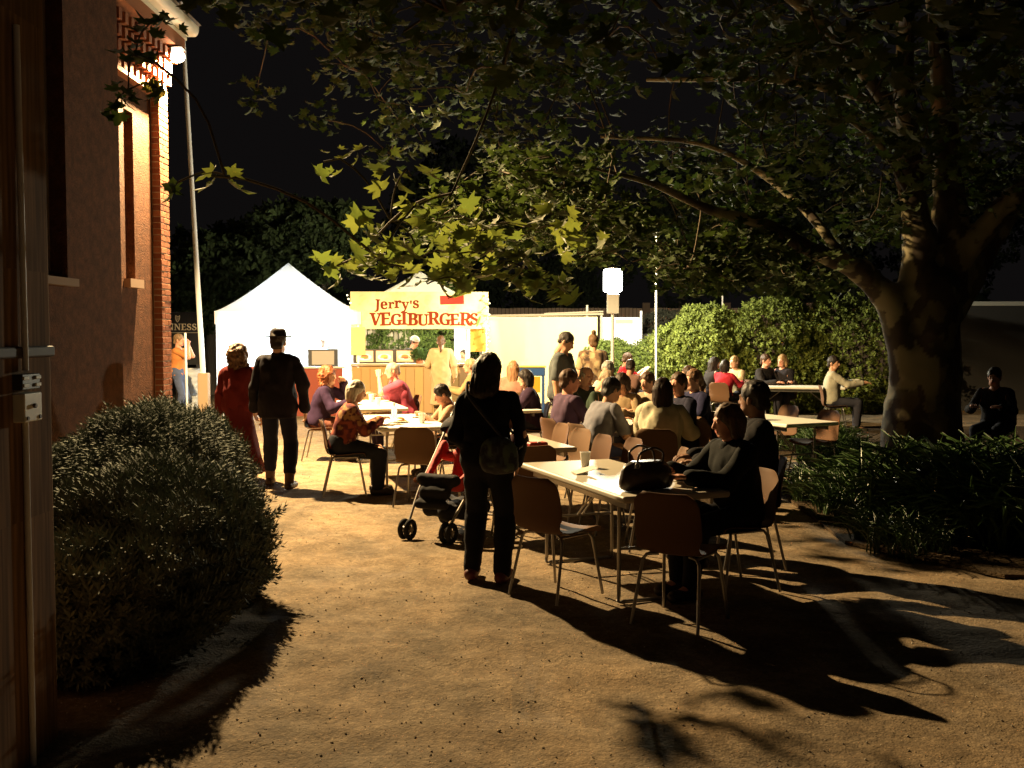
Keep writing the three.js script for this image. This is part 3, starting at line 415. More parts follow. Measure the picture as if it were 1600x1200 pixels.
{ // burger stall
  const t = thing('burger_stall', 'cream food stall with lettered banner and wooden counter', 'stall', [-2.12, 0, -24.0], 0.07);
  pavilion(t, 1.5, 2.32, 0.85, canvasCream, 0.2);
  const print = canvasTex(1400, 380, (g, w, h) => {
    g.fillStyle = '#ece0a8'; g.fillRect(0, 0, w, h);
    const R = rng(3); for (let i = 0; i < 260; i++) { g.fillStyle = `rgba(${190 + R() * 40},${170 + R() * 40},${90 + R() * 40},0.10)`; g.beginPath(); g.ellipse(R() * w, R() * h, 10 + R() * 60, 6 + R() * 30, R() * 3, 0, 7); g.fill(); }
    const word = (s, x, y, size, step, wob) => { g.fillStyle = '#7c2f18'; [...s].forEach((ch, i) => { g.save(); const m = g.font; g.font = `bold ${size * (1 + wob * 0.10 * Math.sin(i * 2.3))}px serif`; g.translate(x, y + wob * 6 * Math.sin(i * 1.7)); g.rotate(wob * 0.05 * Math.sin(i * 2.9 + 1)); g.fillText(ch, 0, 0); g.lineWidth = size * 0.035; g.strokeStyle = '#7c2f18'; g.strokeText(ch, 0, 0); x += g.measureText(ch).width * step; g.restore(); }); };
    word("Jerry's", 250, 172, 132, 1.0, 1); word('VEGIBURGERS', 190, 340, 172, 0.875, 0.8);
    g.fillStyle = '#b5382c'; g.save(); g.translate(905, 40); g.rotate(-0.03); g.fillRect(0, 0, 245, 92); g.restore();
    g.fillStyle = '#6f8a4a'; g.beginPath(); g.ellipse(1300, 300, 14, 60, 0.35, 0, 7); g.fill();
  });
  const ban = cloth(2.96, 0.80, 60, 14, (x, y) => 0.020 * Math.sin(x * 4.2 + y * 3) + 0.014 * Math.sin(x * 9 - y * 5)); part('banner', ban.translate(0.02, 2.23, 1.58), mat([1, 1, 1], 0.85, { map: print, side: THREE.DoubleSide }), t);
  const ctr = part('counter', rbox(2.86, 1.03, 0.06, 0.008, 0, 0.52, 1.62), mat([0.36, 0.22, 0.09], 0.8), t); part('counter_top', rbox(2.92, 0.04, 0.6, 0.01, 0, 1.06, 1.40), mat([0.33, 0.24, 0.14], 0.6), ctr);
  for (let i = 0; i < 15; i++) part('plank', rbox(0.178, 0.98, 0.02, 0.005, -1.33 + i * 0.19, 0.51, 1.66), mat([0.34 + 0.07 * Math.sin(i * 3.1), 0.21 + 0.045 * Math.sin(i * 3.1), 0.085], 0.8), ctr);
  const brd = part('photo_board', rbox(1.42, 0.30, 0.03, 0.006, -0.70, 1.245, 1.60), mat([0.035, 0.026, 0.022], 0.6), t);
  const dish = k => canvasTex(256, 180, (g, w, h) => { g.fillStyle = '#e9c9a0'; g.fillRect(0, 0, w, h); g.fillStyle = '#f4ecdc'; g.beginPath(); g.ellipse(128, 104, 104, 54, 0, 0, 7); g.fill(); g.fillStyle = ['#b0703a', '#c9a04a', '#c98a42'][k]; g.beginPath(); g.ellipse(128, 92, 56, 30, 0, 0, 7); g.fill(); g.fillStyle = ['#6d8a3a', '#8fa050', '#a8542c'][k]; g.beginPath(); g.ellipse(120, 112, 62, 13, 0.05, 0, 7); g.fill(); g.fillStyle = '#8a4a26'; g.beginPath(); g.ellipse(150, 124, 40, 10, -0.1, 0, 7); g.fill(); });
  [-1.16, -0.74, -0.30].forEach((x, i) => part('food_picture', new THREE.PlaneGeometry(0.36, 0.235), mat([1, 1, 1], 0.5, { map: dish(i) }), brd, [x, 1.245, 1.618]));
  part('menu_sheet', rbox(0.31, 0.60, 0.012, 0.002, -1.30, 1.57, 1.66), mat([0.62, 0.58, 0.20], 0.85), t);
  part('side_cloth', cloth(0.34, 0.52, 8, 8, (x, y) => 0.03 * Math.sin(x * 16 + y * 4)).translate(1.28, 1.60, 1.50), mat([0.55, 0.30, 0.06], 0.9, { side: THREE.DoubleSide }), t);
  part('corner_post', rod([1.07, 0, 0.9], [1.07, 2.3, 0.9], 0.055), whitePaint, t);
  part('fridge', rbox(0.3, 1.85, 0.5, 0.02, 0.95, 0.93, -0.9), mat([0.5, 0.5, 0.52], 0.4), t);
  const warm = mat([0, 0, 0], 1, { emissive: C(1, 0.83, 0.5), emissiveIntensity: 4 }), R = rng(9), bulb = ball(0.020, 0, 0, 0, 8);
  const sl = thing('string_lights', 'fairy lights wound down the burger stall posts and eave', 'string lights', [-2.12, 0, -24.0], 0.07); const cp = [];
  for (const sx of [-1, 1]) for (let i = 0; i < 26; i++) cp.push([sx * 1.49 + 0.035 * Math.cos(i * 1.9), 0.5 + i * 0.082, 1.62 + 0.035 * Math.sin(i * 1.9)]);
  cp.forEach(p => part('bulb', bulb, warm, sl, p)); part('cord', [tube(cp.slice(0, 26), 0.004, 60, 4), tube(cp.slice(26), 0.004, 60, 4)], mat([0.05, 0.09, 0.04], 0.7), sl);
  tubeLamp('stall_lamp', 'warm tube lamp hung inside the burger stall', -2.5, 2.0, 24.0, STALL, 14); tubeLamp('stall_lamp', 'warm tube lamp over the burger stall cooking bench', -1.4, 2.05, 24.6, STALL, 14);
  const bench = thing('cooking_bench', 'steel bench with pots inside the burger stall', 'bench', [-1.9, 0, -24.9], 0.07); part('top', rbox(2.2, 0.04, 0.5, 0.01, 0, 0.92, 0), steel, bench); for (const x of [-1, 1]) for (const z of [-0.2, 0.2]) part('leg', rod([x, 0, z], [x, 0.9, z], 0.02), steel, bench);
  for (const [x, r, h] of [[-0.5, 0.12, 0.2], [0.35, 0.15, 0.16]]) part('pot', cyl(r, r, h, x, 0.94 + h / 2, 0), steel, bench);
  const hp = thing('potted_herb', 'small green potted herb on the burger stall counter', 'plant', [-2.0, 1.085, -22.4]); part('pot', cyl(0.07, 0.09, 0.12, 0, 0.06, 0), mat([0.3, 0.12, 0.06], 0.8), hp); leafMass(hp, [[[0, 0.2, 0], [0.2, 0.12, 0.14], 160]], 91, 0.07, [0.06, 0.12, 0.03]);
}
{ // slatted fence behind the burger stall
  const f = thing('slat_fence', 'pale slatted fence behind the burger stall', 'fence', [-3.1, 0, -26.3]); const m = [mat([0.5, 0.44, 0.33], 0.85), mat([0.42, 0.37, 0.27], 0.85)], g = rbox(0.11, 2.15, 0.02, 0.004); for (let i = 0; i < 12; i++) part('slat', g, m[i & 1], f, [-0.75 + i * 0.13, 1.1, 0]); part('rail', [box(1.7, 0.08, 0.04, 0, 0.5, -0.035), box(1.7, 0.08, 0.04, 0, 1.8, -0.035)], m[1], f);
}
{ // cream screen to the right of the stall
  const s = thing('canvas_screen', 'long cream canvas screen beside the burger stall', 'screen', [0.66, 0, -24.6]);
  const g = new THREE.BoxGeometry(2.72, 2.05, 0.012, 60, 8, 1), p = g.attributes.position; for (let i = 0; i < p.count; i++) p.setZ(i, p.getZ(i) + 0.022 * Math.sin(p.getX(i) * 5.3) + 0.012 * Math.sin(p.getX(i) * 13 + p.getY(i) * 2)); g.computeVertexNormals(); part('canvas', g.translate(0, 1.10, 0), mat([0.62, 0.54, 0.28], 0.9), s);
  part('top_rail', [rod([-1.36, 2.15, -0.02], [1.5, 2.19, -0.02], 0.028), rod([0.1, 2.2, -0.02], [1.5, 2.25, -0.02], 0.02)], mat([0.3, 0.24, 0.16], 0.8), s); for (const x of [-1.34, 0, 1.12, 1.46]) part('post', rod([x, 0, -0.07], [x, x === 1.12 ? 2.4 : 2.16, -0.07], 0.03), mat([0.4, 0.36, 0.26], 0.8), s);
  const w = thing('display_board', 'white display panel between two posts beyond the hedge', 'panel', [2.66, 0, -25.4]); part('panel', rbox(0.92, 1.35, 0.04, 0.008, 0, 1.45, 0), mat([0.75, 0.75, 0.72], 0.7), w); part('mark', rbox(0.42, 0.10, 0.006, 0.002, 0.08, 2.02, 0.022), mat([0.55, 0.48, 0.3], 0.8), w); for (const [x, h] of [[-0.49, 2.14], [0.49, 2.28]]) part('post', box(0.05, h, 0.05, x, h / 2, 0), whitePaint, w);
}
{ // white post lamp
  const t = thing('post_lamp', 'glaring white lantern on a slim post by the hedge', 'lamp post', [2.05, 0, -21.2]);
  part('post', rod([0, 0, 0], [0, 2.52, 0], 0.035, 0.03, 12), whitePaint, t); part('ballast_box', rbox(0.24, 0.40, 0.12, 0.015, 0.0, 2.34, 0.06), mat([0.6, 0.6, 0.58], 0.5), t);
  part('lantern', rbox(0.38, 0.47, 0.2, 0.05, 0, 2.81, 0), mat([0, 0, 0], 1, { emissive: C(1, 0.97, 0.88), emissiveIntensity: 9 }), t); part('cap', rbox(0.16, 0.03, 0.16, 0.01, 0, 3.058, 0), whitePaint, t);
  const l = new THREE.PointLight(POST.color, POST.power, 0, 2); l.position.set(2.05, 2.81, -21.2); l.castShadow = true; l.shadow.radius = 5; scene.add(l);
}
{ // poles
  const p = thing('flag_pole', 'tall slim white pole leaning slightly beside the gazebo', 'pole', [-6.12, 0, -20.6]); part('shaft', rod([0, 0.6, 0], [-0.34, 8.2, 0], 0.055, 0.04, 12), whitePaint, p); part('base_post', rbox(0.2, 0.95, 0.2, 0.02, 0.0, 0.475, 0), mat([0.34, 0.24, 0.15], 0.85), p);
  const r = thing('marker_rod', 'thin white rod standing beside the leaning pole', 'rod', [-6.3, 0, -20.1]); part('shaft', rod([0, 0, 0], [-0.02, 1.75, 0], 0.022), whitePaint, r); part('foot', cyl(0.1, 0.06, 0.04, 0, 0.02, 0), whitePaint, r);
  for (const [x, d, h, lab] of [[3.1, 22.3, 3.9, 'thin pale metal pole beside the low hedge'], [4.95, 24.4, 3.9, 'thin pale metal pole behind the tall hedge']]) { const q = thing('metal_pole', lab, 'pole', [x, 0, -d]); part('shaft', rod([0, 0, 0], [-0.02, h, 0], 0.024, 0.02), mat([0.5, 0.46, 0.38], 0.5), q); part('foot_plate', box(0.14, 0.02, 0.14, 0, 0.01, 0), steel, q); }
}
{ // bar sign beside the building
  const t = thing('bar_sign', 'black bar sign with cream lettering beside the brick building', 'sign', [-7.75, 0, -23.6]);
  const tex = canvasTex(640, 560, (g, w, h) => { g.fillStyle = '#0d0b0b'; g.fillRect(0, 0, w, h); g.fillStyle = '#dccba4'; g.font = 'bold 96px serif'; g.textAlign = 'right'; g.fillText('GUINNESS', 610, 190); g.strokeStyle = '#dccba4'; g.lineWidth = 7; g.beginPath(); g.moveTo(382, 30); g.quadraticCurveTo(372, 80, 400, 102); g.quadraticCurveTo(430, 70, 424, 34); g.quadraticCurveTo(404, 54, 382, 30); g.stroke(); g.lineWidth = 3; for (let i = 0; i < 5; i++) { g.beginPath(); g.moveTo(386 + i * 8, 42 + i * 2); g.lineTo(392 + i * 5, 92 - i * 5); g.stroke(); } g.fillRect(0, 216, w, 4); });
  part('board', rbox(1.36, 1.2, 0.05, 0.01, 0, 1.62, 0), blackPaint, t); part('print', new THREE.PlaneGeometry(1.34, 1.17), mat([1, 1, 1], 0.6, { map: tex }), t, [0, 1.62, 0.027]); for (const x of [-0.6, 0.6]) part('post', box(0.05, 1.03, 0.05, x, 0.515, 0), blackPaint, t);
  const b = thing('steel_drum', 'grey ribbed drum below the black bar sign', 'drum', [-7.1, 0, -22.9]); const prof = []; for (let i = 0; i <= 24; i++) { const y = i / 24 * 0.95; prof.push(new THREE.Vector2(0.31 + 0.012 * Math.cos(i * 2.1), y)); } part('barrel', new THREE.LatheGeometry([new THREE.Vector2(0, 0), ...prof, new THREE.Vector2(0, 0.95)], 28), mat([0.42, 0.44, 0.44], 0.5), b); part('rim', new THREE.TorusGeometry(0.315, 0.014, 8, 28).rotateX(Math.PI / 2).translate(0, 0.95, 0), steel, b);
}
{ // boundary fence far behind, low wall to the right
  const f = thing('paling_fence', 'brown vertical paling fence across the back of the grounds', 'fence', [6, 0, -35]); const pal = []; for (let i = 0; i < 230; i++) pal.push(box(0.115, 2.55 + 0.02 * Math.sin(i * 7), 0.02, -15 + i * 0.13, 1.3, 0.012 * (i & 1))); const q = part('paling', pal, mat([0.30, 0.20, 0.13], 0.9), f); q.userData.kind = 'stuff'; part('rail', [box(30, 0.08, 0.05, 0, 0.5, -0.05), box(30, 0.08, 0.05, 0, 2.1, -0.05)], mat([0.2, 0.14, 0.1], 0.9), f); for (const x of [-1.5, 1.2, 4]) part('post', box(0.25, 2.75, 0.12, x, 1.375, 0.09), mat([0.13, 0.085, 0.055], 0.9), f);
  const w = thing('garden_wall', 'low dark wall with pale coping beyond the plane tree', 'wall', [11.2, 0, -23.5]); part('wall', metreUV(box(4.5, 2.35, 0.3, 0, 1.175, 0)), mat([0.05, 0.048, 0.045], 0.95), w); part('coping', rbox(4.6, 0.1, 0.4, 0.015, 0, 2.4, 0), paleTrim, w);
  const k = thing('stone_planter', 'pale stone planter box behind the low hedge', 'planter', [3.55, 0, -26.6]); part('box', rbox(0.75, 1.72, 0.5, 0.03, 0, 0.86, 0), mat([0.45, 0.42, 0.37], 0.9), k); const pf = leafMass(k, [[[0.35, 1.95, 0], [0.6, 0.35, 0.3], 420]], 93, 0.12, [0.05, 0.05, 0.03]); pf.name = 'shrub';
  const u = thing('blue_tub', 'blue rimmed tub table with orange contents near the canvas screen', 'tub', [0.36, 0, -19.6]); part('tub', rbox(0.52, 0.16, 0.42, 0.02, 0, 1.02, 0), mat([0.02, 0.07, 0.22], 0.45), u); part('rim', rbox(0.56, 0.03, 0.46, 0.01, 0, 1.115, 0), mat([0.6, 0.52, 0.1], 0.5), u); part('panel', rbox(0.34, 0.3, 0.02, 0.004, 0, 0.78, 0.2), mat([0.5, 0.28, 0.03], 0.8), u); for (const x of [-0.23, 0.23]) for (const z of [-0.18, 0.18]) part('leg', rod([x, 0, z], [x, 0.95, z], 0.022), mat([0.02, 0.07, 0.22], 0.45), u);
}

// ------------------------------------------------------------ tables and chairs
const topMats = [mat([0.42, 0.38, 0.30], 0.5), mat([0.70, 0.66, 0.56], 0.45)], chrome = mat([0.35, 0.33, 0.31], 0.3, { metalness: 0.9 });
const A_ROW = 0.325;
function table(x, d, turn, label, m = 0, L = 1.8) {
  const t = thing('folding_table', label, 'table', [x, 0, -d], turn);
  part('tabletop', rbox(0.76, 0.045, L, 0.018, 0, 0.722, 0), topMats[m], t); part('edge_rail', [box(0.02, 0.05, L - 0.2, 0.3, 0.674, 0), box(0.02, 0.05, L - 0.2, -0.3, 0.674, 0)], chrome, t);
  for (const s of [-1, 1]) { const z = s * (L / 2 - 0.28); part('leg_frame', [tube([[-0.27, 0.69, z], [-0.27, 0.5, z], [-0.27, 0.05, z], [-0.25, 0.016, z], [0.25, 0.016, z], [0.27, 0.05, z], [0.27, 0.5, z], [0.27, 0.69, z]], 0.0135, 40, 7), rod([-0.27, 0.36, z], [0.27, 0.36, z], 0.01)], chrome, t); part('brace', [rod([-0.02, 0.36, z], [0, 0.68, s * (L / 2 - 0.68)], 0.008), rod([0.02, 0.36, z], [0.02, 0.68, s * (L / 2 - 0.68)], 0.008)], chrome, t); }
  return t;
}
const shellMats = [[0.12, 0.064, 0.033], [0.10, 0.05, 0.026], [0.14, 0.08, 0.042]].map(c => mat(c, 0.72, { specularIntensity: 0.35 }));
const chairGeo = (() => {
  const prof = [[0.215, 0.415], [0.20, 0.447], [0.12, 0.452], [0, 0.442], [-0.12, 0.44], [-0.185, 0.462], [-0.212, 0.53], [-0.222, 0.62], [-0.24, 0.72], [-0.27, 0.82]].map(p => V(0, p[1], p[0])), c = new THREE.CatmullRomCurve3(prof);
  const sheet = (s0, s1, n) => { const m = 12, P = (s, u, o) => { const p = c.getPointAt(s), T = c.getTangentAt(s), N = V(0, T.z, -T.y).normalize(); if (N.z > 0.5 || N.y > 0.5) { } else N.negate(); let w = 0.205 + 0.012 * Math.sin(s * 3.1); if (s > 0.9) w *= Math.sqrt(Math.max(0, 1 - ((s - 0.9) / 0.1) ** 2 * 0.55)); if (s > 0.50 && s < 0.62) w *= 0.93; const back = THREE.MathUtils.smoothstep(s, 0.5, 0.7); return V(u * w, p.y + (1 - back) * 0.022 * u * u, p.z + back * 0.035 * u * u).addScaledVector(N, o); };
    const pos = [], idx = []; for (const o of [0, -0.007]) for (let i = 0; i <= n; i++) for (let j = 0; j <= m; j++) pos.push(...P(s0 + (s1 - s0) * i / n, j / m * 2 - 1, o).toArray());
    const W = m + 1, B = (n + 1) * W, quad = (a, b, e, f) => idx.push(a, b, e, b, f, e); for (let i = 0; i < n; i++) for (let j = 0; j < m; j++) { const a = i * W + j; quad(a, a + 1, a + W, a + W + 1); quad(B + a + 1, B + a, B + a + W + 1, B + a + W); }
    for (let i = 0; i < n; i++) { quad(i * W, i * W + W, B + i * W, B + i * W + W); quad(i * W + m + W, i * W + m, B + i * W + m + W, B + i * W + m); } for (let j = 0; j < m; j++) { quad(j + 1, j, B + j + 1, B + j); quad(n * W + j, n * W + j + 1, B + n * W + j, B + n * W + j + 1); }
    const g = new THREE.BufferGeometry(); g.setAttribute('position', new THREE.Float32BufferAttribute(pos, 3)); g.setIndex(idx); g.computeVertexNormals(); return g; };
  const leg = (sx, sz) => tube([[sx * 0.10, 0.428, sz * 0.10], [sx * 0.16, 0.424, sz * 0.135], [sx * 0.183, 0.38, sz * 0.15], [sx * 0.215, 0.012, sz > 0 ? 0.215 : -0.235]], 0.0105, 14, 6);
  return { seat: sheet(0, 0.5, 14), backrest: sheet(0.503, 1, 14), legs: [[-1, -1], [1, -1], [-1, 1], [1, 1]].map(a => leg(...a)), frame: merge([rod([-0.16, 0.424, -0.135], [-0.16, 0.424, 0.135], 0.009), rod([0.16, 0.424, -0.135], [0.16, 0.424, 0.135], 0.009), rod([-0.16, 0.422, 0], [0.16, 0.422, 0], 0.009)]) };
})();
let chairCount = 0;
function chair(x, d, turn, label) {
  const t = thing('stacking_chair', label, 'chair', [x, 0, -d], turn, 'shell chairs around the tables'), m = shellMats[chairCount++ % 3];
  part('seat', chairGeo.seat, m, t); part('backrest', chairGeo.backrest, m, t); part('seat_frame', chairGeo.frame, chrome, t); for (const l of chairGeo.legs) part('leg', l, chrome, t); return t;
}
table(0.73, 7.29, 0.35, 'folding table with a handbag on it, beside the seated couple in black');
table(-0.07, 9.83, 0.325, 'folding table with a dark hat lying on it');
table(-1.27, 11.9, 0.28, 'white folding table where the white-haired woman sits', 1);
table(-2.0, 14.65, 0.28, 'white folding table in front of the man in pink', 1);
table(-0.25, 14.3, 0.325, 'white folding table behind the table with the hat', 1);
table(1.15, 11.8, 0.325, 'folding table crowded by the large group', 1);
table(2.95, 12.4, 0.45, 'bare white folding table beside the strap-leaved border', 1, 1.9);
table(3.05, 21.4, 1.35, 'white folding table in front of the man in red', 1);
table(5.35, 19.6, 1.30, 'folding table where the people in dark jackets sit', 1);
chair(0.30, 6.85, 2.35, 'empty chair with its back to the path, behind the standing woman');
chair(1.02, 6.2, 2.55, 'empty chair at the near end of the handbag table');
chair(-0.92, 10.45, 2.9, 'empty chair at the path end of the white-haired woman\'s table');
chair(0.10, 8.75, 3.5, 'empty chair tucked between the hat table and handbag table');
chair(0.62, 9.35, -1.25, 'empty tan chair beside the hat table, next to the cream jumper woman');
chair(0.47, 9.95, -1.15, 'empty tan chair in the middle of the hat table side');
chair(0.30, 10.55, -1.25, 'empty tan chair at the far end of the hat table side');
chair(0.86, 9.05, -1.3, 'empty tan chair at the corner of the hat table');
chair(1.15, 8.35, -1.6, 'empty tan chair pulled up behind the handbag table');
chair(-0.78, 13.3, -1.3, 'empty tan chair behind the child');
chair(-1.05, 13.9, -1.25, 'empty tan chair between the child and the man in pink');
chair(2.75, 13.75, -2.7, 'empty chair at the far end of the bare white table');
chair(3.35, 13.2, -1.2, 'empty chair on the bed side of the bare white table');
chair(3.62, 12.4, -1.2, 'empty chair on the tree side of the bare white table');
chair(2.25, 11.3, 1.9, 'empty chair on the path side of the bare white table');
{ // things on the tables
  const B = thing('handbag', 'dark leather handbag with looped handles on the folding table', 'handbag', [0.86, 0.746, -6.62], 0.5), L = mat([0.035, 0.022, 0.018], 0.38);
  part('body', sdf([ell([0, 0.10, 0], [0.19, 0.11, 0.085], 0.03), cap([-0.15, 0.045, 0], [0.15, 0.045, 0], 0.05, 0.05, 0.04)], { cell: 0.008, noise: 0.004, freq: 18, clips: [{ p: [0, 0.002, 0], n: [0, -1, 0] }, { p: [0, 0.185, 0], n: [0, 1, 0] }] }), L, B); for (const z of [-0.04, 0.04]) part('handle', tube([[-0.10, 0.16, z], [-0.09, 0.24, z * 1.4], [0, 0.275, z * 1.9], [0.09, 0.24, z * 1.4], [0.10, 0.16, z]], 0.008, 24, 6), L, B); part('buckle', new THREE.TorusGeometry(0.016, 0.004, 6, 16).translate(-0.11, 0.165, 0.06), steel, B);
  const paper = (x, d, y, w, h, a, label, bend = 0.02) => { const g = new THREE.BoxGeometry(w, 0.004, h, 8, 1, 8), p = g.attributes.position; for (let i = 0; i < p.count; i++) p.setY(i, p.getY(i) + bend * (1 + Math.sin(p.getX(i) * 14)) * 0.5); g.computeVertexNormals(); const t = thing('paper_sheet', label, 'paper', [x, y, -d], a, 'papers on the tables'); part('sheet', g, mat([0.72, 0.68, 0.58], 0.8), t); };
  paper(1.22, 7.05, 0.748, 0.28, 0.2, 0.7, 'open leaflet in front of the woman in black'); paper(1.33, 11.0, 0.748, 0.3, 0.21, 0.4, 'white paper on the crowded table'); paper(-1.35, 11.35, 0.748, 0.24, 0.18, 0.5, 'crumpled paper wrapper in front of the white-haired woman', 0.05);
  const cup = (x, d, label, h = 0.11) => { const t = thing('paper_cup', label, 'cup', [x, 0.745, -d], 0, 'cups on the tables'); part('cup', new THREE.LatheGeometry([[0, 0], [0.028, 0], [0.04, h], [0.0375, h], [0.026, 0.006], [0, 0.006]].map(p => new THREE.Vector2(...p)), 20), mat([0.75, 0.74, 0.7], 0.6), t); part('rim', new THREE.TorusGeometry(0.04, 0.0025, 6, 20).rotateX(Math.PI / 2).translate(0, h, 0), mat([0.75, 0.74, 0.7], 0.6), t); };
  cup(1.4, 11.25, 'white paper cup on the crowded table', 0.12); cup(-1.85, 14.3, 'white paper cup in front of the man in pink'); cup(2.9, 12.95, 'white paper cup on the bare white table');
  const plate = (x, d, label, food) => { const t = thing('paper_plate', label, 'plate', [x, 0.746, -d], 0, 'plates on the tables'); part('plate', new THREE.LatheGeometry([[0, 0], [0.07, 0], [0.11, 0.016], [0.112, 0.018], [0.109, 0.02], [0.07, 0.005], [0, 0.005]].map(p => new THREE.Vector2(...p)), 24), mat([0.74, 0.72, 0.66], 0.7), t); if (food) part('food', sdf([ell([0, 0.03, 0], [0.05, 0.03, 0.045], 0.01), ell([0.05, 0.018, 0.02], [0.03, 0.014, 0.025], 0.01)], { cell: 0.008, noise: 0.004, freq: 40 }), mat(food, 0.8), t); };
  plate(-1.25, 11.6, 'plate of food in front of the white-haired woman', [0.35, 0.2, 0.07]); plate(-1.1, 12.3, 'plate of food in front of the child', [0.3, 0.12, 0.05]); plate(-2.2, 14.5, 'empty plate near the person with ginger curls'); plate(1.05, 11.4, 'plate of food in front of the man in grey-blue', [0.3, 0.2, 0.06]); plate(1.2, 12.2, 'plate of food in front of the bald man', [0.25, 0.1, 0.04]); plate(-0.2, 10.2, 'empty plate at the far end of the hat table'); plate(-0.35, 14.5, 'empty plate on the table behind the hat table');
  cup(-1.0, 11.5, 'white paper cup beside the child'); cup(1.05, 12.45, 'white paper cup beside the bald man'); cup(0.95, 11.9, 'white paper cup in front of the man in plum'); cup(-2.05, 15.1, 'white paper cup at the far end of the pink man table'); cup(0.55, 7.75, 'white paper cup at the far end of the handbag table'); cup(-0.1, 14.0, 'white paper cup on the table behind the hat table'); paper(0.52, 7.4, 0.748, 0.16, 0.16, 0.2, 'crumpled napkin in the middle of the handbag table', 0.04); paper(0.0, 9.9, 0.748, 0.15, 0.15, 0.9, 'crumpled napkin on the hat table', 0.04);
  const bo = thing('water_bottle', 'clear squat bottle on the white-haired woman\'s table', 'bottle', [-1.36, 0.745, -11.95]); part('bottle', new THREE.LatheGeometry([[0, 0], [0.032, 0], [0.034, 0.02], [0.034, 0.12], [0.014, 0.155], [0.013, 0.175], [0, 0.175]].map(p => new THREE.Vector2(...p)), 20), phys([0.9, 0.93, 0.95], 0.1, { transmission: 0.7, thickness: 0.02 }), bo); part('lid', cyl(0.016, 0.016, 0.02, 0, 0.186, 0), mat([0.6, 0.6, 0.62], 0.5), bo);
  const ht = thing('sun_hat', 'dark felt hat lying on the folding table', 'hat', [0.06, 0.745, -9.25]); part('crown', new THREE.LatheGeometry([[0, 0.11], [0.05, 0.112], [0.085, 0.09], [0.098, 0.02], [0.10, 0.004]].map(p => new THREE.Vector2(...p)), 28), mat([0.045, 0.018, 0.022], 0.9, { side: THREE.DoubleSide }), ht); part('brim', new THREE.LatheGeometry([[0.095, 0.004], [0.15, 0.003], [0.18, 0.012], [0.178, 0.018], [0.15, 0.010], [0.095, 0.012]].map(p => new THREE.Vector2(...p)), 28), mat([0.045, 0.018, 0.022], 0.9), ht);
  const rp = thing('red_purse', 'small red purse beside the dark hat', 'purse', [0.22, 0.745, -9.05], 0.4); part('pouch', rbox(0.18, 0.05, 0.10, 0.02, 0, 0.026, 0), mat([0.35, 0.04, 0.03], 0.5), rp); part('clasp', rbox(0.03, 0.012, 0.02, 0.004, 0, 0.05, 0.045), steel, rp);
}
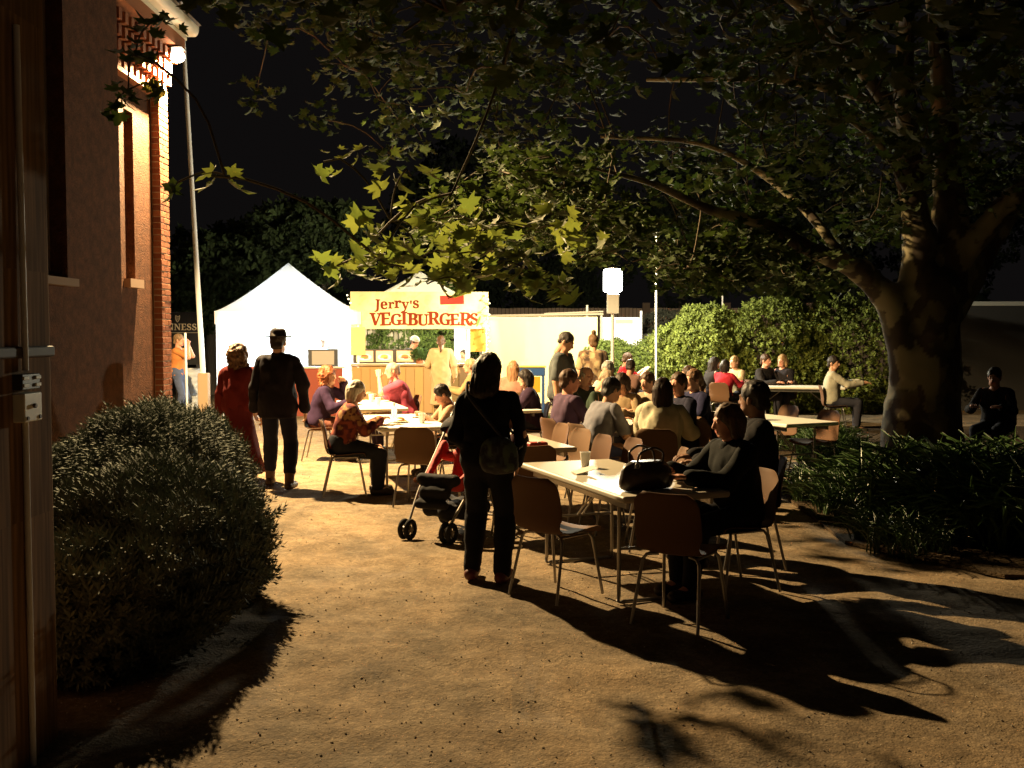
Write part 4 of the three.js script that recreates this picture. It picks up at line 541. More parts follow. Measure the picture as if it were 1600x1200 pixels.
{ // pushchair
  const t = thing('pushchair', 'red and black pushchair parked beside the standing woman', 'pushchair', [-0.52, 0, -9.0], -0.46), fr = mat([0.30, 0.27, 0.24], 0.35, { metalness: 0.7 }), red = mat([0.50, 0.03, 0.025], 0.75), blk = mat([0.018, 0.018, 0.022], 0.8), tyre = mat([0.02, 0.02, 0.02], 0.9);
  for (const s of [-1, 1]) part('frame', [tube([[s * 0.23, 1.02, -0.42], [s * 0.24, 0.78, -0.22], [s * 0.24, 0.40, 0.15], [s * 0.20, 0.14, 0.40]], 0.013, 24), tube([[s * 0.24, 0.62, -0.05], [s * 0.25, 0.30, -0.25], [s * 0.25, 0.12, -0.36]], 0.012, 16), rod([s * 0.24, 0.30, -0.24], [s * 0.24, 0.33, 0.22], 0.010)], fr, t);
  part('handle', tube([[-0.23, 1.02, -0.42], [-0.20, 1.05, -0.46], [0.20, 1.05, -0.46], [0.23, 1.02, -0.42]], 0.016, 20), blk, t);
  const seat = sdf([cap([-0.14, 0.44, 0.12], [0.14, 0.44, 0.12], 0.05, 0.05, 0.05), cap([-0.15, 0.42, -0.08], [0.15, 0.42, -0.08], 0.05, 0.05, 0.05), cap([-0.15, 0.65, -0.17], [0.15, 0.65, -0.17], 0.045, 0.045, 0.09), cap([-0.15, 0.86, -0.24], [0.15, 0.86, -0.24], 0.045, 0.045, 0.09), cap([0, 0.44, 0.12], [0, 0.42, -0.08], 0.05, 0.05, 0.05), cap([0, 0.42, -0.08], [0, 0.86, -0.24], 0.06, 0.05, 0.05), cap([-0.18, 0.5, 0.1], [-0.19, 0.75, -0.18], 0.03, 0.04, 0.06), cap([0.18, 0.5, 0.1], [0.19, 0.75, -0.18], 0.03, 0.04, 0.06)], { cell: 0.012, noise: 0.006, freq: 14 }); part('seat', seat, red, t);
  const hood = new THREE.SphereGeometry(0.30, 24, 12, 0, Math.PI * 2, 0, Math.PI / 2).scale(0.74, 0.55, 0.72).rotateX(-0.35).translate(0, 0.86, -0.22); part('hood', hood, mat([0.016, 0.016, 0.02], 0.8, { side: THREE.DoubleSide }), t);
  part('apron', sdf([cap([-0.16, 0.50, 0.24], [0.16, 0.50, 0.24], 0.05, 0.05, 0.08), cap([-0.13, 0.30, 0.36], [0.13, 0.30, 0.36], 0.035, 0.035, 0.08), cap([-0.1, 0.4, 0.3], [0.1, 0.4, 0.3], 0.05, 0.05, 0.08)], { cell: 0.012, noise: 0.003 }), blk, t);
  part('basket', sdf([cap([-0.17, 0.22, 0.1], [-0.17, 0.22, -0.22], 0.07, 0.08, 0.1), cap([0.17, 0.22, 0.1], [0.17, 0.22, -0.22], 0.07, 0.08, 0.1), cap([0, 0.2, 0.1], [0, 0.2, -0.22], 0.08, 0.09, 0.1)], { cell: 0.014, noise: 0.006 }), blk, t);
  for (const [x, z, r] of [[-0.23, 0.42, 0.09], [-0.17, 0.42, 0.09], [0.17, 0.42, 0.09], [0.23, 0.42, 0.09], [-0.28, -0.36, 0.12], [0.28, -0.36, 0.12]]) { const w = part('wheel', new THREE.TorusGeometry(r - 0.022, 0.022, 10, 28).rotateY(Math.PI / 2).translate(x, r, z), tyre, t); part('hub', [cyl(0.025, 0.025, 0.03).rotateZ(Math.PI / 2).translate(x, r, z), ...[0, 1, 2, 3, 4].map(i => rod([x, r, z], [x, r + (r - 0.03) * Math.cos(i * 1.257), z + (r - 0.03) * Math.sin(i * 1.257)], 0.006))], fr, w); }
  part('axle', [rod([-0.28, 0.12, -0.36], [0.28, 0.12, -0.36], 0.01), rod([-0.23, 0.09, 0.42], [-0.16, 0.09, 0.42], 0.01), rod([0.23, 0.09, 0.42], [0.16, 0.09, 0.42], 0.01)], fr, t);
}

// ------------------------------------------------------------ people
const add3 = (a, b, s = 1) => [a[0] + b[0] * s, a[1] + b[1] * s, a[2] + b[2] * s], lerp3 = (a, b, t) => a.map((v, i) => v + (b[i] - v) * t);
function bend(a, target, l1, l2, hint) {       // two-bone limb: returns [middle joint, end]
  const A = V(...a), T = V(...target), d = T.clone().sub(A); let D = d.length(); const max = (l1 + l2) * 0.995; if (D > max) { T.copy(A).addScaledVector(d, max / D); D = max; } d.normalize();
  const x = (l1 * l1 - l2 * l2 + D * D) / (2 * D), h = Math.sqrt(Math.max(0, l1 * l1 - x * x)), H = V(...hint); H.addScaledVector(d, -H.dot(d)).normalize(); return [A.clone().addScaledVector(d, x).addScaledVector(H, h).toArray(), T.toArray()];
}
const headGeo = sdf([ell([0, 0.028, -0.012], [0.074, 0.094, 0.094], 0.03), ell([0, -0.035, 0.028], [0.057, 0.082, 0.064], 0.03), cap([-0.028, -0.088, 0.044], [0.028, -0.088, 0.044], 0.028, 0.028, 0.03), cap([-0.034, 0.020, 0.080], [0.034, 0.020, 0.080], 0.011, 0.011, 0.012),
  ell([0.031, 0.0, 0.100], [0.017, 0.012, 0.014], 0.010, true), ell([-0.031, 0.0, 0.100], [0.017, 0.012, 0.014], 0.010, true), ell([0.031, 0.0, 0.078], [0.0125, 0.0125, 0.0125], 0.004), ell([-0.031, 0.0, 0.078], [0.0125, 0.0125, 0.0125], 0.004), cap([0, 0.010, 0.088], [0, -0.030, 0.106], 0.009, 0.013, 0.010), cap([-0.011, -0.034, 0.094], [0.011, -0.034, 0.094], 0.009, 0.009, 0.008),
  cap([-0.018, -0.056, 0.084], [0.018, -0.056, 0.084], 0.008, 0.008, 0.006), cap([-0.016, -0.067, 0.083], [0.016, -0.067, 0.083], 0.0085, 0.0085, 0.006), ell([0.077, -0.012, -0.006], [0.010, 0.032, 0.019], 0.008), ell([-0.077, -0.012, -0.006], [0.010, 0.032, 0.019], 0.008), cap([0, -0.06, -0.02], [0, -0.16, -0.035], 0.052, 0.054, 0.03)],
  { cell: 0.0062, pad: 0.01, color: (x, y, z) => { const e = Math.hypot(Math.abs(x) - 0.031, y, (z - 0.086) * 0.7); if (e < 0.0065) return [0.10, 0.08, 0.07]; if (e < 0.0125 && Math.abs(y) < 0.008) return [1.3, 1.5, 1.7]; if (Math.abs(y - 0.026) < 0.005 && Math.abs(Math.abs(x) - 0.032) < 0.018 && z > 0.06) return [0.35, 0.30, 0.28]; if (y < -0.05 && y > -0.075 && Math.abs(x) < 0.026 && z > 0.083) return [0.85, 0.55, 0.55]; return [1, 1, 1]; } });
const handGeo = curl => { const pr = [cap([-0.026, 0, 0.02], [-0.030, 0, 0.082], 0.015, 0.012, 0.012), cap([0.018, 0, 0.015], [0.028, 0, 0.082], 0.017, 0.012, 0.012), cap([0, 0, -0.03], [0, 0, 0.075], 0.026, 0.015, 0.014)];
  [[0.029, 0.070, 0.9], [0.010, 0.078, 1], [-0.010, 0.072, 1.05], [-0.029, 0.056, 1.15]].forEach(([x, L, c]) => { let p = [x, 0, 0.085], a = curl * c * 0.5; for (let s = 0; s < 3; s++) { const l = L * [0.46, 0.30, 0.24][s], q = [p[0] + x * 0.06, p[1] - Math.sin(a) * l, p[2] + Math.cos(a) * l]; pr.push(cap(p, q, 0.0088 - s * 0.0006, 0.0084 - s * 0.0008, 0.004)); p = q; a += curl * c; } });
  const t1 = [0.055, -0.012 - 0.01 * curl, 0.055], t2 = [0.060 - 0.012 * curl, -0.020 - 0.02 * curl, 0.088]; pr.push(cap([0.022, -0.004, 0.012], t1, 0.014, 0.0105, 0.008), cap(t1, t2, 0.0105, 0.0085, 0.004)); return sdf(pr, { cell: 0.0055, pad: 0.008, color: () => [1, 1, 1] }); };
const hands = { relaxed: handGeo(0.45), flat: handGeo(0.12), grip: handGeo(1.15) };
const mirrored = g => { g = g.clone(); g.scale(-1, 1, 1); const i = g.index.array; for (let k = 0; k < i.length; k += 3) { const t = i[k]; i[k] = i[k + 1]; i[k + 1] = t; } g.computeVertexNormals(); return g; };
const hairCache = {};
function hairGeo(style) {
  if (hairCache[style]) return hairCache[style];
  const face = ell([0, -0.055, 0.085], [0.075, 0.098, 0.070], 0.012, true), scalp = ell([0, 0.036, -0.016], [0.086, 0.097, 0.103], 0.02), nape = cap([-0.03, -0.04, -0.075], [0.03, -0.04, -0.075], 0.038, 0.038, 0.03); let p, noise = 0.0055, freq = 34, st = [1.6, 0.6, 1.2];
  const side = (y, r) => [1, -1].map(s => cap([s * 0.066, 0.02, -0.02], [s * 0.074, y, -0.02], 0.034, r, 0.03));
  if (style === 'short') p = [scalp, nape, face, ell([0, 0.015, 0.125], [0.09, 0.055, 0.055], 0.02, true)];
  if (style === 'cropped') p = [ell([0, 0.034, -0.015], [0.079, 0.093, 0.099], 0.02), cap([-0.03, -0.02, -0.07], [0.03, -0.02, -0.07], 0.03, 0.03, 0.03), ell([0, -0.02, 0.10], [0.075, 0.085, 0.065], 0.015, true)];
  if (style === 'fringe') p = [scalp, nape, ell([0, 0.105, 0.02], [0.085, 0.075, 0.115], 0.02, true), ell([0, 0, 0.10], [0.1, 0.12, 0.085], 0.015, true)];
  if (style === 'bob') p = [scalp, nape, ...side(-0.095, 0.03), cap([-0.05, 0.0, -0.07], [-0.045, -0.10, -0.06], 0.045, 0.035, 0.04), cap([0.05, 0.0, -0.07], [0.045, -0.10, -0.06], 0.045, 0.035, 0.04), cap([0, 0, -0.08], [0, -0.10, -0.07], 0.05, 0.04, 0.04), face];
  if (style === 'shoulder') { p = [scalp, nape, ...side(-0.15, 0.034), cap([-0.05, 0.0, -0.07], [-0.07, -0.19, -0.07], 0.05, 0.035, 0.05), cap([0.05, 0.0, -0.07], [0.07, -0.19, -0.07], 0.05, 0.035, 0.05), cap([0, 0, -0.08], [0, -0.20, -0.085], 0.055, 0.05, 0.05), face]; noise = 0.007; freq = 30; }
  if (style === 'long') { p = [scalp, nape, ...side(-0.16, 0.03), cap([-0.045, 0.0, -0.075], [-0.06, -0.33, -0.09], 0.05, 0.032, 0.05), cap([0.045, 0.0, -0.075], [0.06, -0.33, -0.09], 0.05, 0.032, 0.05), cap([0, 0, -0.085], [0, -0.35, -0.10], 0.055, 0.04, 0.05), face]; noise = 0.006; freq = 30; st = [1.8, 0.35, 1.4]; }
  if (style === 'curly') { p = [ell([0, 0.03, -0.03], [0.125, 0.125, 0.120], 0.03), cap([-0.07, 0.0, -0.05], [-0.09, -0.13, -0.05], 0.06, 0.045, 0.05), cap([0.07, 0.0, -0.05], [0.09, -0.13, -0.05], 0.06, 0.045, 0.05), cap([0, 0, -0.08], [0, -0.14, -0.08], 0.06, 0.05, 0.05), ell([0, -0.045, 0.10], [0.072, 0.095, 0.075], 0.012, true)]; noise = 0.016; freq = 26; st = [1, 1, 1]; }
  if (style === 'bun') p = [scalp, nape, cap([0, 0.10, -0.06], [0, 0.155, -0.065], 0.03, 0.038, 0.015), face, ell([0, 0.02, 0.12], [0.08, 0.06, 0.05], 0.02, true)];
  if (style === 'ponytail') p = [scalp, nape, cap([0, 0.03, -0.11], [0, -0.06, -0.14], 0.03, 0.034, 0.02), cap([0, -0.06, -0.14], [0, -0.22, -0.115], 0.034, 0.012, 0.02), face];
  return hairCache[style] = sdf(p, { cell: 0.0075, noise, freq, stretch: st, pad: 0.015, color: (x, y, z) => { const k = 0.8 + 0.45 * noise3(x * 90, y * 14, z * 90); return [k, k, k]; } });
}
const skins = { fair: [0.56, 0.32, 0.21], ruddy: [0.52, 0.25, 0.16], tan: [0.40, 0.21, 0.12], brown: [0.22, 0.11, 0.065] };
const matCache = {}; const dyed = (c, rough = 0.85, extra = {}) => matCache[c + rough] ??= new THREE.MeshPhysicalMaterial({ color: C(...c), roughness: rough, specularIntensity: rough > 0.8 ? 0.25 : 0.7, vertexColors: true, ...extra });
const weave = (x, y, z) => { const k = 0.92 + 0.12 * noise3(x * 22, y * 22, z * 22) + 0.05 * noise3(x * 140, y * 140, z * 140); return [k, k, k]; };
const motley = (cols, f) => (x, y, z) => { const n = noise3(x * f, y * f, z * f + 4), m = noise3(x * f * 1.7 + 8, y * f * 1.7, z * f * 1.7); return n > 0.22 ? cols[0] : m > 0.15 ? cols[1] : n < -0.25 ? cols[2] : cols[3] ?? cols[1]; };
let folk = 0;
function person(o) {
  const { label, x, d, face = 0, h = 1.7, sit = false, lean = sit ? 0.12 : 0.03, nod = 0, look = 0, tilt = 0, skin = 'fair', hair = ['short', [0.04, 0.025, 0.015]], top = {}, bottom = {}, shoes = [0.03, 0.02, 0.018], chairLabel, fat = 0 } = o;
  const s = h / 1.7, cell = o.cell ?? (d < 9 ? 0.0125 : d < 15 ? 0.015 : 0.02), t = thing('person', label, 'person', [x, 0, -d], face, sit ? 'people seated at the tables' : 'people standing in the yard');
  const pel = sit ? [0, 0.455 + 0.09 * s, -0.05] : [0, 0.93 * s, 0], u = [0, Math.cos(lean), Math.sin(lean)];
  const along = k => add3(pel, u, k * s), waist = along(0.14), chest = along(0.31), shC = along(0.44), neckB = along(0.495), nk = lean * 0.55 + nod * 0.35, hc = add3(neckB, [0.03 * Math.sin(tilt), Math.cos(nk), Math.sin(nk) + 0.06], 0.155 * s);
  const J = {}; for (const [n, q] of [['L', 1], ['R', -1]]) {
    const hip = [q * 0.088 * s, pel[1] - 0.03 * s, pel[2] + (sit ? 0.02 : 0)], foot = (o['foot' + n] ?? (sit ? [0.12, 0.085, 0.37] : [0.10, 0.085, 0])), ank = [q * foot[0] * s, foot[1] * s, foot[2] * s];
    const [knee, ankle] = bend(hip, ank, 0.425 * s, 0.42 * s, [q * 0.12, sit ? 0.35 : 0, 1]);
    const sh = [q * 0.172 * s, shC[1], shC[2]], hand = o['hand' + n] ?? (sit ? [0.17, 0.80 / s, 0.40 / s] : [0.25, 0.83, 0.04]), [elbow, wrist] = bend(sh, [q * hand[0] * s, hand[1] * s, hand[2] * s], 0.285 * s, 0.255 * s, [q * 0.55, -0.75, -0.45]); J[n] = { hip, knee, ankle, sh, elbow, wrist, q };
  }
  const torso = (e) => { const f = fat; return [cap(add3(pel, [-0.07 * s, 0, 0]), add3(pel, [0.07 * s, 0, 0]), (0.118 + f * 0.5) * s + e, (0.118 + f * 0.5) * s + e, 0.06), cap(add3(waist, [-0.055 * s, 0, f]), add3(waist, [0.055 * s, 0, f]), (0.108 + f) * s + e, (0.108 + f) * s + e, 0.08), cap(add3(chest, [-0.075 * s, 0, 0.01]), add3(chest, [0.075 * s, 0, 0.01]), (0.115 + f * 0.6) * s + e, (0.115 + f * 0.6) * s + e, 0.08), cap(add3(shC, [-0.125 * s, -0.012, -0.005]), add3(shC, [0.125 * s, -0.012, -0.005]), 0.066 * s + e, 0.066 * s + e, 0.06), cap(lerp3(waist, chest, 0.5), chest, 0.11 * s + e, 0.10 * s + e, 0.06)]; };
  const armP = (a, e, end) => { const r = [cap(a.sh, end < 1 ? lerp3(a.sh, a.elbow, end) : a.elbow, 0.052 * s + e, (0.052 - 0.010 * Math.min(1, end)) * s + e * 1.1, 0.035)]; if (end > 1) r.push(cap(a.elbow, lerp3(a.elbow, a.wrist, end - 1), 0.043 * s + e, (0.043 - 0.013 * (end - 1)) * s + e * 1.15, 0.02)); return r; };
  const legP = (a, e, end) => { const r = [cap(a.hip, end < 1 ? lerp3(a.hip, a.knee, end) : a.knee, 0.084 * s + e, (0.084 - 0.026 * Math.min(1, end)) * s + e, 0.04)]; if (end > 1) r.push(cap(a.knee, lerp3(a.knee, a.ankle, end - 1), 0.058 * s + e, (0.058 - 0.020 * (end - 1)) * s + e * 1.3, 0.025), cap(lerp3(a.knee, a.ankle, 0.15), lerp3(a.knee, a.ankle, 0.45), 0.057 * s + e, 0.05 * s + e, 0.03)); return r; };
  // body: trunk, limbs, head and hands as one figure
  const body = [...torso(0), cap(add3(neckB, u, -0.04), add3(hc, [0, -0.06 * s, -0.02 * s]), 0.058 * s, 0.052 * s, 0.04), ...armP(J.L, 0, 2), ...armP(J.R, 0, 2), ...legP(J.L, 0, 2), ...legP(J.R, 0, 2)]; for (const a of [J.L, J.R]) body.push(cap(a.ankle, [a.ankle[0] * 1.1, 0.04, a.ankle[2] + 0.13 * s], 0.036, 0.03, 0.02));
  const geos = [sdf(body, { cell, color: () => [1, 1, 1] })], hm = new THREE.Matrix4().compose(V(...hc), new THREE.Quaternion().setFromEuler(new THREE.Euler(nod, look, tilt, 'YXZ')), V(s, s, s).multiplyScalar(o.head ?? 1)); geos.push(headGeo.clone().applyMatrix4(hm));
  for (const n of ['L', 'R']) { const a = J[n], zd = V(...a.wrist).sub(V(...a.elbow)).normalize(), hint = o['palm' + n] ? V(...o['palm' + n]) : sit ? V(0, 1, 0) : V(a.q, 0.15, 0), xd = hint.clone().cross(zd).normalize(), yd = zd.clone().cross(xd), m = new THREE.Matrix4().makeBasis(xd, yd, zd).scale(V(s, s, s)).setPosition(...a.wrist), g = hands[o['grip' + n] ?? 'relaxed']; geos.push((n === 'L' ? mirrored(g) : g.clone()).applyMatrix4(m)); }
  part('body', geos, dyed(skins[skin], 0.6), t);
  // clothes
  const e = top.e ?? 0.014, tm = dyed(top.c ?? [0.1, 0.1, 0.1], top.rough ?? 0.88), hem = add3(pel, u, -(top.hem ?? 0.06) * s), un = [0, -u[1], -u[2]], tp = torso(e); const fold = { noise: (top.noise ?? 0.0065) * 1.7, freq: 9.5, stretch: [1, 0.7, 1] };
  const coat = top.coat; if (coat) tp.push(cap(add3(waist, [-0.03, 0, 0]), [-0.05 * s, coat.y, pel[2]], 0.10 * s + e, coat.r, 0.07), cap(add3(waist, [0.03, 0, 0]), [0.05 * s, coat.y, pel[2]], 0.10 * s + e, coat.r, 0.07));
  const garment = [sdf(tp, { cell, ...fold, clips: coat ? [{ p: [0, coat.y, 0], n: [0, -1, 0] }] : [{ p: hem, n: un }], color: top.pattern ?? weave })], sleeve = top.sleeve ?? 1.96; if (sleeve > 0.2) for (const a of [J.L, J.R]) garment.push(sdf(armP(a, e * 0.95, sleeve), { cell: Math.min(cell, 0.014), ...fold, color: top.pattern ?? weave }));
  if (top.collar) garment.push(sdf([cap(add3(neckB, u, -0.03), add3(neckB, u, top.collar), 0.085 * s, 0.072 * s, 0.02)], { cell, color: weave, clips: [{ p: add3(neckB, u, top.collar), n: u }] }));
  part(top.name ?? 'shirt', garment, tm, t);
  if (bottom.type === 'dress') part('skirt', sdf([cap(add3(waist, [0, -0.02, 0]), [-0.05 * s, bottom.y, -0.03], 0.10 * s, bottom.r, 0.08), cap(add3(waist, [0, -0.02, 0]), [0.05 * s, bottom.y, 0.02], 0.10 * s, bottom.r, 0.08), cap(add3(pel, [-0.05, 0, 0]), add3(pel, [0.05, 0, 0]), 0.135 * s, 0.135 * s, 0.06)], { cell, noise: 0.014, freq: 8, stretch: [1.2, 0.15, 1.2], clips: [{ p: [0, bottom.y, 0], n: [0, -1, 0] }], color: weave }), dyed(bottom.c), t);
  else { const be = bottom.e ?? 0.012, len = bottom.len ?? 1.93, pr = [...torso(be).slice(0, 2), ...legP(J.L, be, len), ...legP(J.R, be, len)]; part('trousers', sdf(pr, { cell, noise: 0.005, freq: 10, stretch: [1, 1.6, 1], clips: [{ p: add3(pel, u, 0.11 * s), n: u }], color: weave }), dyed(bottom.c ?? [0.03, 0.03, 0.04]), t); }
  for (const a of [J.L, J.R]) { const fl = a.ankle[1] - 0.085 * s; part('shoe', sdf([cap([a.ankle[0], fl + 0.045, a.ankle[2] - 0.045 * s], [a.ankle[0] * 1.12, fl + 0.04, a.ankle[2] + 0.15 * s], 0.046, 0.040, 0.03), cap([a.ankle[0], fl + 0.05, a.ankle[2]], [a.ankle[0], fl + 0.10, a.ankle[2]], 0.048, 0.046, 0.02)], { cell: 0.011, clips: [{ p: [0, fl + 0.004, 0], n: [0, -1, 0] }], color: () => [1, 1, 1] }), dyed(shoes, 0.5), t); }
  if (hair) part('hair', hairGeo(hair[0]).clone().applyMatrix4(hm), dyed(hair[1], 0.6), t);
  if (sit) chair(x, d, 0, chairLabel).rotation.y = face;
  folk++; return { t, J, hc, hm, s, u, pel, chest, neckB, shC };
}
const black = [0.008, 0.0075, 0.010], navy = [0.012, 0.013, 0.026], darkHair = [0.018, 0.011, 0.008], brownHair = [0.06, 0.03, 0.014], greyHair = [0.30, 0.28, 0.25], fairHair = [0.28, 0.17, 0.07];
const RS = -1.25, LS = 1.9;       // right-side sitters face left, left-side sitters face right
{ // woman in black in the middle of the path, back to us
  const p = person({ label: 'woman in black with a shoulder bag standing with her back turned, beside the pushchair', x: -0.17, d: 7.25, face: 2.9, h: 1.60, nod: 0.35, look: -0.2, lean: 0.06, skin: 'fair', hair: ['shoulder', [0.025, 0.015, 0.011]], top: { name: 'jacket', c: black, e: 0.014, hem: 0.10, noise: 0.008, collar: 0.02 }, bottom: { c: [0.011, 0.011, 0.015], e: 0.020, len: 1.98 }, shoes: [0.10, 0.02, 0.018], handL: [0.20, 0.94, 0.22], gripL: 'grip', handR: [0.20, 0.88, 0.12], footL: [0.13, 0.085, 0.02], footR: [0.12, 0.085, -0.04] });
  const b = thing('shoulder_bag', 'dark shoulder bag with an embroidered flap hanging at the woman in black\'s hip', 'bag', [-0.17, 0, -7.25], 2.9); part('pouch', sdf([ell([-0.13, 0.92, -0.19], [0.14, 0.13, 0.055], 0.03), cap([-0.22, 0.85, -0.185], [-0.05, 0.85, -0.19], 0.05, 0.05, 0.04)], { cell: 0.01, noise: 0.006, color: motley([[0.4, 0.55, 0.4], [0.25, 0.3, 0.35], [0.1, 0.1, 0.14], [0.16, 0.17, 0.2]], 26) }), dyed([0.2, 0.2, 0.2], 0.7), b); part('strap', tube([[-0.20, 0.98, -0.19], [-0.05, 1.15, -0.175], [0.10, 1.32, -0.145], [0.135, 1.405, -0.02], [0.08, 1.28, 0.145], [-0.08, 1.10, 0.165], [-0.24, 0.98, 0.02], [-0.25, 0.96, -0.14]], 0.011, 50, 6), mat([0.03, 0.03, 0.035], 0.7), b);
}
{ // walking pair heading for the stalls
  const p = person({ label: 'man in a dark coat and brimmed hat walking towards the white gazebo', x: -2.62, d: 11.6, face: 3.1, h: 1.77, lean: 0.05, hair: ['short', darkHair], top: { name: 'coat', c: [0.012, 0.010, 0.014], e: 0.026, noise: 0.009, collar: 0.045, coat: { y: 0.80, r: 0.155 } }, bottom: { c: navy, e: 0.018, len: 1.7 }, shoes: [0.05, 0.025, 0.015], footL: [0.15, 0.085, 0.20], footR: [0.16, 0.10, -0.18], handL: [0.28, 0.86, 0.10], handR: [0.28, 0.86, 0.05] });
  for (const a of [p.J.L, p.J.R]) part('boot', sdf([cap(lerp3(a.knee, a.ankle, 0.45), a.ankle, 0.062, 0.052, 0.02)], { cell: 0.012, color: weave }), dyed([0.10, 0.05, 0.03], 0.6), p.t);
  const h = thing('brimmed_hat', 'dark brimmed hat worn by the man in the coat', 'hat', [-2.62, 0, -11.6], 3.1), m = mat([0.02, 0.016, 0.018], 0.9, { side: THREE.DoubleSide }), y = p.hc[1] + 0.055, z = p.hc[2] - 0.01; part('crown', new THREE.LatheGeometry([[0, 0.095], [0.05, 0.10], [0.085, 0.075], [0.096, 0.0]].map(q => new THREE.Vector2(...q)), 28).translate(0, y, z), m, h); part('brim', new THREE.LatheGeometry([[0.093, 0.004], [0.13, 0.0], [0.155, 0.008], [0.155, 0.014], [0.13, 0.008], [0.093, 0.012]].map(q => new THREE.Vector2(...q)), 28).translate(0, y, z), m, h);
  person({ label: 'woman in a long dark red dress walking beside the man in the hat', x: -3.22, d: 12.2, face: 3.0, h: 1.60, hair: ['curly', [0.10, 0.05, 0.022]], top: { name: 'bodice', c: [0.10, 0.012, 0.011], e: 0.022, sleeve: 1.9, noise: 0.008 }, bottom: { type: 'dress', c: [0.085, 0.011, 0.011], y: 0.10, r: 0.27 }, handL: [0.27, 0.84, 0.05], handR: [0.27, 0.84, 0.05] });
}
person({ label: 'tall cropped-haired man in a grey shirt standing behind the crowded table', x: 0.62, d: 13.4, face: 1.2, h: 1.76, nod: 0.45, lean: 0.08, skin: 'tan', hair: ['cropped', [0.03, 0.022, 0.018]], top: { c: [0.09, 0.10, 0.10], sleeve: 0.8, e: 0.024 }, bottom: { c: [0.03, 0.025, 0.035] }, handL: [0.2, 0.9, 0.28], handR: [0.27, 0.82, 0.06] });
person({ label: 'person in a long beige coat waiting at the burger counter', x: -1.45, d: 21.2, face: 3.1, h: 1.68, nod: 0.15, hair: ['ponytail', [0.12, 0.06, 0.03]], top: { name: 'coat', c: [0.50, 0.36, 0.20], e: 0.035, collar: 0.02, coat: { y: 0.28, r: 0.19 } }, bottom: { c: [0.20, 0.14, 0.08] }, handL: [0.2, 1.05, 0.28], handR: [0.26, 0.86, 0.08] });
{ const p = person({ label: 'stall worker in a white cap and dark top behind the burger counter', x: -2.32, d: 23.5, face: 0.9, h: 1.68, lean: 0.25, nod: 0.35, skin: 'ruddy', hair: ['short', brownHair], top: { c: [0.03, 0.03, 0.045], sleeve: 0.7 }, bottom: { c: navy }, handL: [0.15, 1.0, 0.4], handR: [0.15, 1.0, 0.4] });
  const h = thing('cook_hat', 'white cook hat worn behind the burger counter', 'hat', [-2.32, 0, -23.5], 0.9); part('crown', new THREE.SphereGeometry(0.105, 20, 10, 0, 6.3, 0, 1.6).scale(1, 0.95, 1.08).applyMatrix4(p.hm.clone().multiply(new THREE.Matrix4().makeTranslation(0, 0.045, -0.012))), mat([0.75, 0.74, 0.72], 0.85, { side: THREE.DoubleSide }), h); part('band', new THREE.CylinderGeometry(0.106, 0.104, 0.035, 24, 1, true).scale(1, 1, 1.08).applyMatrix4(p.hm.clone().multiply(new THREE.Matrix4().makeTranslation(0, 0.052, -0.012))), mat([0.7, 0.69, 0.67], 0.85, { side: THREE.DoubleSide }), h); }
person({ label: 'dark-haired stall worker at the far right of the burger stall', x: -1.12, d: 23.9, face: -0.3, h: 1.36, skin: 'ruddy', hair: ['short', darkHair], top: { c: [0.35, 0.22, 0.2], sleeve: 0.7 } });
person({ label: 'stall worker in pale blue inside the white gazebo', x: -4.42, d: 23.9, face: -0.2, h: 1.66, hair: ['bob', brownHair], top: { c: [0.25, 0.40, 0.46], sleeve: 0.8 }, bottom: { c: [0.1, 0.1, 0.14] } });
person({ label: 'woman with a top knot and mottled brown top standing near the hedge', x: 1.34, d: 17.2, face: 2.9, h: 1.72, look: 0.3, hair: ['bun', [0.14, 0.075, 0.035]], top: { c: [0.9, 0.9, 0.9], sleeve: 0.7, e: 0.026, pattern: motley([[0.42, 0.32, 0.18], [0.16, 0.10, 0.06], [0.06, 0.04, 0.03], [0.26, 0.19, 0.11]], 13) }, bottom: { c: [0.12, 0.09, 0.07] } });
{ const p = person({ label: 'person in an orange top drinking beside the bar sign', x: -6.72, d: 20.9, face: 1.5, h: 1.72, hair: ['short', [0.2, 0.12, 0.06]], skin: 'ruddy', top: { c: [0.45, 0.17, 0.05], sleeve: 0.9 }, bottom: { c: [0.07, 0.09, 0.16] }, handL: [0.02, 1.50, 0.20], handR: [0.04, 1.47, 0.22], gripL: 'grip', gripR: 'grip' }); }
// seated: left pair of tables
person({ label: 'white-haired woman in a red patterned jacket eating at the white table', x: -1.80, d: 11.15, face: 1.75, h: 1.58, sit: true, lean: 0.30, nod: 0.25, hair: ['bob', [0.55, 0.50, 0.40]], top: { name: 'jacket', c: [0.9, 0.9, 0.9], e: 0.024, pattern: motley([[0.24, 0.06, 0.035], [0.08, 0.02, 0.025], [0.30, 0.16, 0.07], [0.13, 0.03, 0.03]], 20) }, bottom: { c: [0.02, 0.022, 0.03], e: 0.024 }, handL: [0.06, 0.86, 0.40], handR: [0.02, 0.86, 0.40], chairLabel: 'tan chair under the white-haired woman' });
person({ label: 'person with ginger curls in a dark jacket leaning on the white table', x: -2.62, d: 14.2, face: 1.6, h: 1.66, sit: true, lean: 0.28, look: -0.5, hair: ['curly', [0.30, 0.085, 0.025]], top: { name: 'jacket', c: [0.035, 0.018, 0.045], e: 0.026 }, bottom: { c: [0.18, 0.07, 0.05] }, handL: [0.12, 1.08, 0.30], chairLabel: 'tan chair under the person with ginger curls' });
